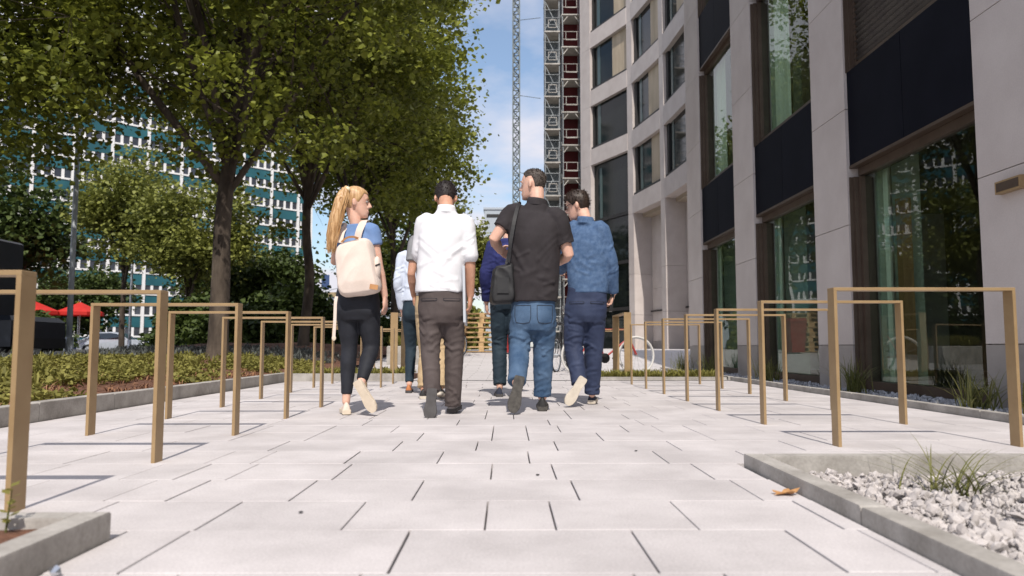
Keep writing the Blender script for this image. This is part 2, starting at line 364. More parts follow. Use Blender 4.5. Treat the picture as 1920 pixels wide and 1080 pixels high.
mb = MB(); mb.box(-3.2, -1.42, 11.02, 12.3, -0.1, 0.07); mb.build('cross_bed_soil', m_soil, bedL)
def sprig(mb, x, y, z, h, n, spread, lw):
    for k in range(n):
        a = random.uniform(0, 6.283); lean = random.uniform(0.15, 1.0) * spread; hh = h * random.uniform(0.5, 1.1)
        d = Vector((math.cos(a), math.sin(a), 0)); s_ = Vector((-d.y, d.x, 0)) * lw * random.uniform(0.6, 1.3)
        b0 = Vector((x, y, z)) + d * random.uniform(0, 0.05); p1 = b0 + d * lean * 0.45 + Vector((0, 0, hh * 0.7)); p2 = b0 + d * lean + Vector((0, 0, hh * random.uniform(0.75, 1.05)))
        mb.add([b0, p1 - s_, p2, p1 + s_], [(0, 1, 2, 3)])
mb = MB(); mb2 = MB(); m_lav = mat('grey_green_leaf', (0.06, 0.07, 0.06), (0.17, 0.18, 0.17), 0.7, scale=1, island=True, translucent=0.2)
cover_pts = []
for i in range(4600):
    y = 2.2 + 17 * random.random() ** 1.25; x = -3.34 - 6.0 * random.random()
    dens = noise.noise(Vector((x * 0.8, y * 0.8, 9))) + 0.25 * noise.noise(Vector((x * 3, y * 3, 2)))
    if dens < (0.12 - 0.28 * min(1, (-3.34 - x) / 1.6)): continue
    z = soil_h(x, y); h = random.uniform(0.05, 0.13) * (0.75 if x > -4.2 else 1.1)
    if x < -7.4 or y > 16: sprig(mb2, x, y, z, h * 1.7, 12, 0.16, 0.012); continue
    if random.random() < 0.35: sprig(mb, x, y, z, h * 1.6, 9, 0.14, 0.012)
    n = random.randint(26, 44); rr = random.uniform(0.07, 0.16)
    d = rng.normal(size=(n, 3)); d[:, 2] = np.abs(d[:, 2]); d /= np.linalg.norm(d, axis=1)[:, None]
    cover_pts.append(np.array([x, y, z + 0.01]) + d * np.array([rr, rr, h]) * rng.uniform(0.7, 1.08, (n, 1)))
COVER = np.concatenate(cover_pts)
for i in range(420):
    x = random.uniform(-3.2, -1.5); y = random.uniform(11.05, 12.25); sprig(mb, x, y, 0.07, random.uniform(0.05, 0.13), 9, 0.1, 0.01)
mb3 = MB()
for i in range(900):
    y = 2.2 + 9 * random.random(); x = -3.34 - 2.2 * random.random(); sprig(mb3, x, y, soil_h(x, y) - 0.01, random.uniform(0.02, 0.09), 6, 0.12, 0.006)
mb3.build('dry_twigs', mat('dry_twig', (0.16, 0.07, 0.035), (0.32, 0.17, 0.09), 0.9, island=True), bedL)['kind'] = 'stuff'
o = mb.build('ground_cover', m_cover, bedL); o['kind'] = 'stuff'
o = mb2.build('lavender', m_lav, bedL); o['kind'] = 'stuff'
# right bed along the facade
bedR = thing('facade_bed', 'narrow gravel bed with a low kerb along the office building', 'planted bed', (3.7, 8, 0))
kerb_run(bedR, (3.31, 3.30), (3.31, 11.1), -0.12, 0.055, 0.08, 1.0, side=-1)
kerb_run(bedR, (3.31, 11.2), (3.31, 16.2), -0.12, 0.055, 0.08, 1.0, side=-1)
MB().box(3.39, 4.3, -1, 16.3, -0.1, -0.02).build('gravel_base', m_grey_gravel, bedR)
mb = MB()
for i in range(2600):
    x = random.uniform(3.4, 4.24); y = 3.3 + 13 * random.random() ** 1.5; r = random.uniform(0.014, 0.036)
    mb.add([v * r + Vector((x, y, random.uniform(-0.01, 0.02))) for v in stone_geo(1.0)], ICO_F)
o = mb.build('gravel', m_grey_gravel, bedR); o['kind'] = 'stuff'
# cross bed on the right, before the tall stand
bedC = thing('cross_bed', 'short strip of low grass with a pale kerb at the end of the right row', 'planted bed', (2.3, 11.6, 0))
kerb_run(bedC, (1.38, 11.16), (3.28, 11.16), -0.12, 0.05, 0.09, 0.95, side=1)
MB().box(1.38, 3.28, 11.255, 12.1, -0.1, 0.03).build('soil', m_soil, bedC)
mb = MB()
for i in range(480): sprig(mb, random.uniform(1.42, 3.25), random.uniform(11.27, 12.05), 0.03, random.uniform(0.04, 0.14), 9, 0.1, 0.009)
o = mb.build('grass', m_cover, bedC); o['kind'] = 'stuff'
# ================================================================== BIKE STANDS
def stand(name, label, x0, x1, Y, h=0.8, wd=0.075, th=0.016, group=None):
    t = thing(name, label, 'bike stand', ((x0 + x1) / 2, Y, 0), 0, group)
    for x in (x0, x1):
        MB().box(x - th / 2, x + th / 2, Y - wd / 2, Y + wd / 2, -0.03, h - th).build('post', m_bronze, t)
        MB().bbox(x - 0.03, x + 0.03, Y - 0.055, Y + 0.055, 0.001, 0.006, b=0.002).build('foot_plate', m_bronze, t) if False else None
    MB().bbox(x0 - th / 2, x1 + th / 2, Y - wd / 2, Y + wd / 2, h - th + 0.0005, h, b=0.0015).build('top_bar', m_bronze, t)
    return t
yr = [3.80, 4.88, 5.92, 6.93, 7.95, 8.97, 10.0]
for i, Y in enumerate(yr):
    stand('bike_stand', '%s bronze bike stand from the camera in the right row' % ORD[i] if i else 'bronze bike stand of the right row, right behind the gravel planter', 1.665, 2.575, Y, group='bronze bike stands in the right row')
yl = [2.33, 3.31, 4.30, 5.28, 6.27, 7.25, 8.24, 9.22, 10.2]
for i, Y in enumerate(yl):
    stand('bike_stand', '%s bronze bike stand from the camera in the left row' % ORD[i] if i else 'bronze bike stand of the left row, large at the left frame edge', -2.36, -1.545 + (0.048, 0.022, 0.006)[min(i, 2)], Y, h=0.735 if i == 0 else 0.748, group='bronze bike stands in the left row')
def stand_turned(label, x, y0, y1, h):
    t = thing('bike_stand', label, 'bike stand', (x, (y0 + y1) / 2, 0), 0, 'tall bike stands turned along the path')
    for y in (y0, y1): MB().box(x - 0.055, x + 0.055, y - 0.012, y + 0.012, -0.03, h - 0.02).build('post', m_bronze, t)
    MB().bbox(x - 0.055, x + 0.055, y0 - 0.012, y1 + 0.012, h - 0.0195, h, b=0.002).build('top_bar', m_bronze, t)
stand_turned('tall bronze stand turned along the path, right of the person with the backpack', -1.72, 11.45, 12.6, 1.02)
stand_turned('tall bronze stand turned along the path, right of the person in denim', 1.87, 11.55, 12.8, 1.03)
for i, (a, b, Y, z, s_) in enumerate(((1.2, 2.1, 12.9, 0, 'right'), (1.2, 2.1, 14.2, 0, 'right'), (-2.5, -1.6, 12.9, 0, 'left'), (-2.5, -1.6, 14.2, 0, 'left'))):
    stand('bike_stand', 'bronze bike stand beyond the cross bed on the %s, %s pair member' % (s_, 'nearer' if i % 2 == 0 else 'farther'), a, b, Y, group='far bike stands beyond the cross beds')
# ================================================================== OFFICE BUILDING ON THE RIGHT
XF = 4.0
m_curt = mat('curtain', (0.60, 0.57, 0.46), (0.74, 0.71, 0.60), 0.9, scale=3, stretch=(1, 6, 0.3))
m_return = mat('pale_green_plaster', (0.40, 0.42, 0.34), (0.48, 0.49, 0.40), 0.85)
m_wood = mat('wood_interior', (0.30, 0.15, 0.06), (0.42, 0.22, 0.09), 0.5, scale=3, stretch=(4, 4, 0.4))
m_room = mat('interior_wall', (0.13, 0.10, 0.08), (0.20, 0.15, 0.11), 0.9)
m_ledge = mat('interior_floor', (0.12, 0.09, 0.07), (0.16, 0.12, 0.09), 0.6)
off = thing('office_building', 'pale stone office building with navy panels and bronze window frames along the right', 'building', (5, 8, 0))
pil = [(-1.35, -0.35), (1.95, 2.95), (5.27, 6.22), (8.62, 9.57), (11.92, 12.95), (15.2, 16.3)]
HT = 11.0
LV = [(-0.1, 0.02, 2.62, 3.74), (3.74, 3.74, 6.28, 7.4), (7.4, 7.4, 9.9, 11.0)]     # panel tops and glass bottoms
for pi_, (a, b) in enumerate(pil):
    core = MB().box(XF + 0.035, XF + 0.62, a + 0.03, b - 0.03, -0.1, HT); core.build('pillar', m_plinth, off)
    zs = [-0.05, 0.52, 1.92, 3.3, 4.75, 6.2, 7.65, 9.1, 10.6, HT]
    for k, (z0, z1) in enumerate(zip(zs[:-1], zs[1:])):
        if pi_ < 2 and k > 2: pass
        MB().box(XF, XF + 0.40, a, b, z0 + 0.004, z1 - 0.004).build('plinth_panel' if k == 0 else 'stone_panel', m_plinth if k == 0 else m_stone, off)
MB().box(XF + 0.1, XF + 9, -1.3, 16.28, HT + 0.002, HT + 0.4).build('roof', m_stone, off)
MB().box(XF + 0.63, XF + 9, 16.0, 16.28, -0.1, HT).build('end_wall', m_stone, off)
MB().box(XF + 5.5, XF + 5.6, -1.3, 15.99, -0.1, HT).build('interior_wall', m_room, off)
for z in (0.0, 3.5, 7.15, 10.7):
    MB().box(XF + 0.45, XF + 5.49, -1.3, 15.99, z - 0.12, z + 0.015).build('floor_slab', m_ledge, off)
for bi in range(len(pil) - 1):
    a, b = pil[bi][1], pil[bi + 1][0]
    for li, (zp, zg0, zg1, zt) in enumerate(LV):
        # navy spandrel panels, two per bay
        mid = (a + b) / 2
        for (p, q) in ((a + 0.004, mid - 0.004), (mid + 0.004, b - 0.004)):
            MB().box(XF + 0.035, XF + 0.075, p, q, zg1 + 0.0, zt - 0.0).build('spandrel_panel', m_navy, off)
        MB().box(XF + 0.08, XF + 0.42, a + 0.002, b - 0.002, zg1 + 0.03, zt - 0.03).build('spandrel_core', m_dark, off)
        # bronze lining and frame
        fr = MB()
        fr.box(XF + 0.03, XF + 0.34, a + 0.002, b - 0.002, zg1 - 0.035, zg1 - 0.002)
        fr.box(XF + 0.12, XF + 0.24, a + 0.03, b - 0.03, zg1 - 0.13, zg1 - 0.037)
        for (y0, y1, x0, x1) in ((a + 0.002, a + 0.022, XF + 0.02, XF + 0.3), (a + 0.023, a + 0.055, XF + 0.06, XF + 0.26), (a + 0.056, a + 0.10, XF + 0.11, XF + 0.24),
                                 (b - 0.022, b - 0.002, XF + 0.02, XF + 0.3), (b - 0.055, b - 0.023, XF + 0.06, XF + 0.26), (b - 0.10, b - 0.056, XF + 0.11, XF + 0.24)):
            fr.box(x0, x1, y0, y1, zg0, zg1 - 0.14)
        fr.box(XF + 0.1, XF + 0.26, a + 0.105, b - 0.105, zg0, zg0 + 0.09)
        f = fr.build('window_frame', m_brown, off)
        MB().box(XF + 0.165, XF + 0.18, a + 0.102, b - 0.102, zg0 + 0.092, zg1 - 0.132).build('pane', m_glass, f)
        # curtains behind the glass
        if True:
            mb = MB(); n = 26; wdt = (0.12 if li == 0 else 0.7); y1 = b - 0.2
            row = [(XF + 0.33 + 0.03 * math.sin(i * 1.9), y1 - wdt * i / n) for i in range(n + 1)]
            mb.v = [(x, y, zg0 + 0.05) for x, y in row] + [(x, y, zg1 - 0.05) for x, y in row]
            mb.f = [(i, i + 1, n + 2 + i, n + 1 + i) for i in range(n)]
            mb.build('curtain', m_curt, off, smooth=True)
        MB().box(XF + 0.305, XF + 0.80, b - 0.10, b - 0.02, zg0 + 0.02, zg1 + 0.3).build('interior_return', m_return, off)
# outside slat blind on the upper window of the bay nearest the frame edge
a, b = pil[2][1], pil[3][0]
bl = MB().box(XF + 0.075, XF + 0.095, a + 0.04, b - 0.04, 6.15, 6.2).build('blind_rail', m_dark, off)
for k in range(34):
    z = 3.79 + k * 0.07
    MB().bar((XF + 0.13, a + 0.04, z), (XF + 0.13, b - 0.04, z), 0.07, 0.006, up=(0.75, 0, 0.66)).build('blind_slat', mat('blind_metal', (0.05, 0.045, 0.045), (0.07, 0.065, 0.06), 0.45, metal=0.4), off)
# things inside the near ground-floor bays
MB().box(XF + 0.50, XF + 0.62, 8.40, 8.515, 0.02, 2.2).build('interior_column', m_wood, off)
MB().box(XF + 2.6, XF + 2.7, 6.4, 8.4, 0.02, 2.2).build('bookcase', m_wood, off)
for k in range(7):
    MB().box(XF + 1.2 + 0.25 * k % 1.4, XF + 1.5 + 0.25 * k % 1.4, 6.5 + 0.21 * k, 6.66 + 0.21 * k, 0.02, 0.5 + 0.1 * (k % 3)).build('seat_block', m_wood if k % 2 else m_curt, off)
# small brass sign projecting from the near pillar
sg = thing('wall_sign', 'small brass box sign on the nearest stone pillar at the right edge', 'sign', (XF - 0.03, 5.62, 1.9))
p = P(1897, 356, 5.95)
MB().box(XF - 0.06, XF - 0.004, 5.62, 5.92, 1.72, 1.82).build('plate', m_bronze, sg); MB().box(XF - 0.0635, XF - 0.0605, 5.64, 5.90, 1.735, 1.805).build('face', m_brown, sg)
# ================================================================== CURVED WING BEHIND
wing = thing('curved_wing', 'curved grey stone wing with a grid of deep dark windows beyond the office building', 'building', (7, 38, 0))
nodes = [Vector((7.95, 32.0, 0)), Vector((7.64, 36.0, 0)), Vector((6.78, 40.2, 0)), Vector((4.85, 44.3, 0))]
sill = [8.66, 12.26, 15.86, 19.46]; WH = 2.65; TOPZ = 24.0
def seg_frame(A, B):
    t = (B - A).normalized(); n_ = Vector((-t.y, t.x, 0))          # n_ points towards the path
    return t, n_
HP = 0.30
m_wglass = mat('wing_glass', (0.008, 0.011, 0.011), (0.016, 0.02, 0.019), 0.06, scale=0.6, spec=0.25)
m_blind = mat('sunlit_blind', (0.40, 0.33, 0.24), (0.52, 0.43, 0.32), 0.85, scale=2, stretch=(1, 1, 0.2))
m_blue = mat('greenish_glass_strip', (0.05, 0.085, 0.085), (0.075, 0.11, 0.105), 0.15)
def slab_between(name, A, B, s0, s1, d0, d1, z0, z1, m, parent=wing):
    "box along A->B from s0 to s1 metres, from d0 to d1 behind the face"
    t, n_ = seg_frame(A, B)
    q = [A + t * s0 - n_ * d0, A + t * s1 - n_ * d0, A + t * s1 - n_ * d1, A + t * s0 - n_ * d1]
    mb = MB(); mb.v = [(v.x, v.y, z0) for v in q] + [(v.x, v.y, z1) for v in q]; mb.f = BOXF
    return mb.build(name, m, parent)
for i, Nn in enumerate(nodes):
    A = nodes[max(i - 1, 0)]; B = nodes[min(i + 1, 3)]; t, n_ = seg_frame(A, B)
    zs = [-0.2, 2.2, 4.4, 7.7, 11.3, 14.9, 18.5, 22.1, TOPZ]
    hp = 0.42 if i == 3 else HP
    for z0, z1 in zip(zs[:-1], zs[1:]):
        q = [Nn - t * hp + n_ * 0.012, Nn + t * hp + n_ * 0.012, Nn + t * hp - n_ * (1.3 if z0 < 7 else 0.7), Nn - t * hp - n_ * (1.3 if z0 < 7 else 0.7)]
        mb = MB(); mb.v = [(v.x, v.y, z0 + 0.006) for v in q] + [(v.x, v.y, z1 - 0.006) for v in q]; mb.f = BOXF
        mb.build('stone_pillar', m_stone, wing)
for i in range(3):
    A, B = nodes[i], nodes[i + 1]; L = (B - A).length
    tops = [7.7, 8.66] if i < 2 else [11.31, 12.26]
    levels = [(z - 0.96, z) for z in sill] + [(22.11, TOPZ)]
    for z0, z1 in levels:
        if i == 2 and z0 < 10: continue
        slab_between('stone_band', A, B, HP - 0.02, L - HP + 0.02, 0.0, 0.55, z0, z1, m_stone)
    slab_between('back_wall', A, B, HP, L - HP, *((1.3, 1.45, -0.2, 7.7) if i < 2 else (0.70, 0.85, -0.2, 7.7)), m_dark); slab_between('back_wall', A, B, HP, L - HP, 0.70, 0.85, 7.705, TOPZ, m_dark)
    for z in sill:
        if i == 2 and z < 10: continue
        w_ = slab_between('window', A, B, HP, L - HP, 0.25, 0.28, z, z + WH, m_wglass)
        fr = MB()
        slab_between('frame', A, B, HP, HP + 0.12, 0.14, 0.245, z, z + WH, m_dark, w_); slab_between('frame', A, B, L - HP - 0.3, L - HP, 0.16, 0.245, z, z + WH, m_dark, w_)
        slab_between('sill', A, B, HP, L - HP, 0.06, 0.246, z + 0.001, z + 0.14, m_dark, w_)
        if z > 13 or i == 1: slab_between('blind', A, B, HP + 0.2, HP + 0.2 + random.uniform(1.2, 1.7), 0.232, 0.248, z + 0.16, z + WH - 0.02, m_blind, w_)
        slab_between('curtain', A, B, L - HP - 0.9, L - HP - 0.6, 0.232, 0.248, z + 0.16, z + WH - 0.02, m_blue, w_)
    if i < 2:      # tall stone portals
        slab_between('portal_soffit', A, B, HP, L - HP, 0.551, 1.29, 7.5, 7.7, mat('warm_soffit', (0.4, 0.34, 0.27), rough=0.8))
        slab_between('stone_panel', A, B, HP + 0.9, L - HP, 1.05, 1.28, 3.6, 7.49, m_stone); slab_between('stone_panel', A, B, HP + 0.9, L - HP, 1.05, 1.28, 0.8, 3.592, m_stone)
        slab_between('door', A, B, HP + 0.05, HP + 0.88, 1.1, 1.16, -0.2, 7.49, m_navy)
        slab_between('door_bar', A, B, HP + 0.8, L - HP, 0.93, 0.98, 2.35, 2.43, m_dark)
        slab_between('plinth', A, B, HP + 0.9, L - HP, 1.02, 1.27, -0.2, 0.79, m_plinth)
    else:
        slab_between('window', A, B, HP, L - HP, 0.25, 0.28, 5.2, 11.3, m_wglass)
        slab_between('mullion', A, B, L - HP - 1.0, L - HP - 0.75, 0.22, 0.245, 6.5, 11.0, m_blue)
        for z in (7.9, 5.2, 2.6): slab_between('transom', A, B, HP, L - HP, 0.15, 0.248, z - 0.09, z + 0.09, m_dark)
        slab_between('window', A, B, HP, L - HP, 0.26, 0.29, -0.2, 5.19, m_wglass)
t, n_ = seg_frame(nodes[2], nodes[3])
e = nodes[3] + t * 0.46
mb = MB(); q = [e - n_ * 0.02, e + t * 0.3 - n_ * 0.02, e + t * 0.3 - n_ * 8, e - n_ * 8]; mb.v = [(v.x, v.y, -0.2) for v in q] + [(v.x, v.y, TOPZ) for v in q]; mb.f = BOXF
mb.build('end_wall', m_stone, wing)
# ================================================================== SCAFFOLD AND THE RED SHELL BEHIND IT
m_red = mat('dark_red_render', (0.06, 0.008, 0.010), (0.10, 0.014, 0.015), 0.9, scale=0.7)
shell = thing('unfinished_building', 'dark red unfinished building behind the scaffold', 'building', (6, 55, 0))
MB().box(3.4, 9, 48.6, 62, 0, 26).build('wall', m_red, shell); MB().box(3.2, 9.2, 48.4, 62.2, 26.01, 26.4).build('roof', m_plinth, shell)
for k in range(12): MB().box(3.52, 4.62, 48.55, 48.597, 1.0 + 2.12 * k, 2.4 + 2.12 * k).build('window', m_dark, shell)
m_tube = mat('scaffold_tube', (0.20, 0.22, 0.235), (0.32, 0.34, 0.35), 0.5, scale=4, metal=0.3)
scf = thing('scaffold', 'silver scaffold tower with white decks beside the curved wing', 'scaffold', (3.5, 46.5, 0))
xs = [2.44, 3.34, 3.56, 4.66]
LIFT = 2.12
for x in xs:
    for y in (46.2, 47.4): MB().tube([(x, y, 0), (x, y, 25.5)], 0.035, 6).build('standard', m_tube, scf)
m_deck = mat('scaffold_deck', (0.33, 0.31, 0.28), (0.48, 0.455, 0.42), 0.7, scale=2)
for k in range(12):
    z = 0.4 + LIFT * k
    MB().box(3.5, 4.72, 46.1, 47.5, z, z + 0.07).build('deck', m_deck, scf)
    MB().box(2.4, 3.38, 46.1, 47.5, z + 1.0, z + 1.08).build('deck', m_deck, scf)
    for (zz_, x0, x1) in ((z + 0.55, 3.56, 4.66), (z + 1.05, 3.56, 4.66)): MB().tube([(x0, 46.16, zz_), (x1, 46.16, zz_)], 0.02, 6).build('guard_rail', m_deck, scf)
    fr = MB(); x0, x1 = 3.76, 4.46
    for a, b in (((x0, z + 0.5), (x1, z + 0.5)), ((x1, z + 0.5), (x1, z + 1.05)), ((x0, z + 0.5), (x0, z + 1.05))): fr.bar((a[0], 46.13, a[1]), (b[0], 46.13, b[1]), 0.03, 0.035)
    fr.build('guard_frame', m_deck, scf)
    for (a, b) in ((3.6, 3.9), (4.62, 4.32)): MB().bar((a, 46.18, z + LIFT - 0.42), (b, 46.18, z + LIFT - 0.03), 0.04, 0.05).build('corner_brace', m_deck, scf)
    for zz_ in (z + 0.35, z + 1.5, z + 1.95): MB().tube([(2.44, 46.16, zz_), (3.34, 46.16, zz_)], 0.022, 6).build('guard_rail', m_tube, scf)
    for s_ in (0, 1): MB().tube([(2.44, 46.2, z + 1.1 + 0.1), (3.34, 47.35, z + LIFT + 0.9)] if s_ else [(3.34, 46.2, z + 1.1), (2.44, 46.25, z + LIFT + 1.0)], 0.025, 6).build('diagonal', m_tube, scf)
    fr = MB()
    for a, b in (((2.65, z + 1.3), (3.15, z + 1.3)), ((3.15, z + 1.3), (3.15, z + 1.8)), ((2.65, z + 1.3), (2.65, z + 1.8)), ((2.65, z + 1.8), (3.15, z + 1.8))): fr.bar((a[0], 46.12, a[1]), (b[0], 46.12, b[1]), 0.03, 0.035)
    fr.build('ladder_frame', m_deck, scf)
MB().box(2.46, 3.36, 47.52, 47.55, 0, 25.4).build('mesh_sheet', mat('grey_scaffold_net', (0.10, 0.12, 0.13), (0.2, 0.22, 0.23), 0.9, scale=3), scf)
MB().box(3.6, 4.62, 47.52, 47.56, 0, 25.4).build('red_sheet', m_red, scf)
MB().box(4.72, 4.74, 46.1, 47.5, 0, 25.4).build('mesh_sheet', MATS['grey_scaffold_net'], scf)
# ================================================================== TOWER CRANE MAST
crn = thing('crane_mast', 'slender pale lattice crane mast against the sky', 'crane', (1.9, 150, 0))
cx, cy, hw = 1.95, 150.0, 0.68
m_crane = mat('crane_paint', (0.09, 0.11, 0.11), (0.16, 0.185, 0.18), 0.6, scale=2)
for sx in (-1, 1):
    for sy in (-1, 1): MB().box(cx + sx * hw - 0.12, cx + sx * hw + 0.12, cy + sy * hw - 0.12, cy + sy * hw + 0.12, 0, 80).build('chord', m_crane, crn)
lat = [MB() for _ in range(4)]
for k in range(54):
    z = 1.48 * k
    for f_, (a, b) in enumerate((((-1, -1), (1, -1)), ((1, -1), (1, 1)), ((1, 1), (-1, 1)), ((-1, 1), (-1, -1)))):
        A = (cx + a[0] * hw, cy + a[1] * hw); B = (cx + b[0] * hw, cy + b[1] * hw)
        if k % 2: A, B = B, A
        lat[f_].bar((*A, z), (*B, z + 1.48), 0.2, 0.2); lat[f_].bar((*A, z), (*B, z), 0.15, 0.15)
for l_ in lat: l_.build('lattice', m_crane, crn)
for z, y2 in ((68, 60), (52, 50), (36, 34)): MB().tube([(cx + hw, cy, z), (6.5, 140, z - 4)], 0.06, 5).build('tie_rod', m_crane, crn)
far = thing('hall', 'pale flat distant hall on the horizon below the crane', 'building', (-1, 170, 0))
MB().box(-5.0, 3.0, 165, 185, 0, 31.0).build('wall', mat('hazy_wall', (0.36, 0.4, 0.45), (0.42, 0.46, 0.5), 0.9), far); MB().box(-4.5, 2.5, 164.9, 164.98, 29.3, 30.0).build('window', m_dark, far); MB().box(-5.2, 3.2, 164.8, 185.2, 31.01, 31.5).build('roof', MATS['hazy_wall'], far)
# ================================================================== TEAL SLAB BUILDING ON THE LEFT
ang = math.atan2(0.69, 0.72)
T0 = Vector((-60.5, 113, 0))
teal = thing('office_slab', 'long office block with teal spandrel bands and white frames behind the trees', 'building', tuple(T0), ang)
m_teal = mat('teal_panel', (0.012, 0.080, 0.10), (0.022, 0.12, 0.145), 0.4, scale=0.25, spec=0.4, vary=0.10)
m_tglass = mat('far_window_glass', (0.016, 0.02, 0.028), (0.04, 0.045, 0.06), 0.12, scale=0.7, spec=0.6, vary=0.3)
BAY, FL, NF = 5.2, 3.3, 13
k0, k1 = -5, 7
Z0 = 0.2
xA, xB = k0 * BAY - 0.3, 33.8
MB().box(xA, xB, 0.45, 14, 0, Z0 + NF * FL - 0.05).build('core', m_dark, teal, local=True)
MB().box(xA - 0.3, xB + 0.3, -0.3, 14.5, Z0 + NF * FL + 0.01, Z0 + NF * FL + 0.5).build('roof', m_white, teal, local=True)
for s_, x in (('l', xA - 0.35), ('r', xB + 0.02)): MB().box(x, x + 0.33, 0.0, 14, 0, Z0 + NF * FL - 0.01).build('end_wall', m_white, teal, local=True)
cols = [k * BAY for k in range(k0, k1)]
for x in cols: MB().box(x - 0.22, x + 0.22, -0.2, 0.44, 0, Z0 + NF * FL).build('column', m_white, teal, local=True)
sp_me = MB().box(0.252, BAY - 0.252, 0, 0.44, 0, 1.72).mesh('spandrel'); sp_me.materials.append(m_teal)
gl_me = MB().box(0.252, BAY - 0.252, 0.16, 0.44, 0, FL - 1.73 - 0.27).mesh('window'); gl_me.materials.append(m_tglass)
si_me = MB().box(0.252, BAY - 0.252, -0.12, 0.15, -0.27, -0.005).mesh('sill'); si_me.materials.append(m_white)
pm = MB()
for q in range(1, 4): pm.box(BAY * q / 4 - 0.19, BAY * q / 4 + 0.19, 0.0, 0.155, 0, FL - 2.0 - 0.02)
pm_me = pm.mesh('mullion'); pm_me.materials.append(m_white)
for k, x in enumerate(cols):
    last = x + BAY > xB
    for f_ in range(NF):
        z = Z0 + f_ * FL; sx = (xB - x - 0.26) / (BAY - 0.5) if last else 1
        for nm, me, zo in (('spandrel', sp_me, 0.0), ('window', gl_me, 1.72 + 0.27)):
            o = link(nm, me, None, teal, loc=(x, 0, z + zo)); o.scale = (sx, 1, 1)
            if nm == 'window':
                link('sill', si_me, None, o); link('mullion', pm_me, None, o)
# ================================================================== TREES
def leaf_mesh(name, pts, size, r_, up_bias=0.5):
    "folded diamond leaves at pts (n,3)"
    n = len(pts)
    nr = r_.normal(size=(n, 3)); nr[:, 2] = np.abs(nr[:, 2]) * 1.0 + up_bias; nr /= np.linalg.norm(nr, axis=1)[:, None]
    d = r_.normal(size=(n, 3)); d[:, 2] -= 0.35; d -= nr * (d * nr).sum(1)[:, None]; d /= np.linalg.norm(d, axis=1)[:, None]
    s = np.cross(d, nr); sz = size * r_.uniform(0.45, 1.4, (n, 1))
    v = np.empty((n, 6, 3))
    v[:, 0] = pts; v[:, 1] = pts + (d * 0.38 - s * 0.50 + nr * 0.10) * sz; v[:, 2] = pts + (d * 0.78 - s * 0.30 + nr * 0.04) * sz
    v[:, 3] = pts + d * sz * 1.05 - nr * sz * 0.12; v[:, 4] = pts + (d * 0.78 + s * 0.30 + nr * 0.04) * sz; v[:, 5] = pts + (d * 0.38 + s * 0.50 + nr * 0.10) * sz
    me = bpy.data.meshes.new(name); me.vertices.add(n * 6); me.vertices.foreach_set('co', v.reshape(-1))
    idx = np.arange(n)[:, None] * 6 + np.array([[0, 1, 2, 3, 0, 3, 4, 5]])
    me.loops.add(n * 8); me.loops.foreach_set('vertex_index', idx.reshape(-1).astype(np.int32))
    me.polygons.add(n * 2); me.polygons.foreach_set('loop_start', (np.arange(n * 2) * 4).astype(np.int32))
    me.update(calc_edges=True); return me
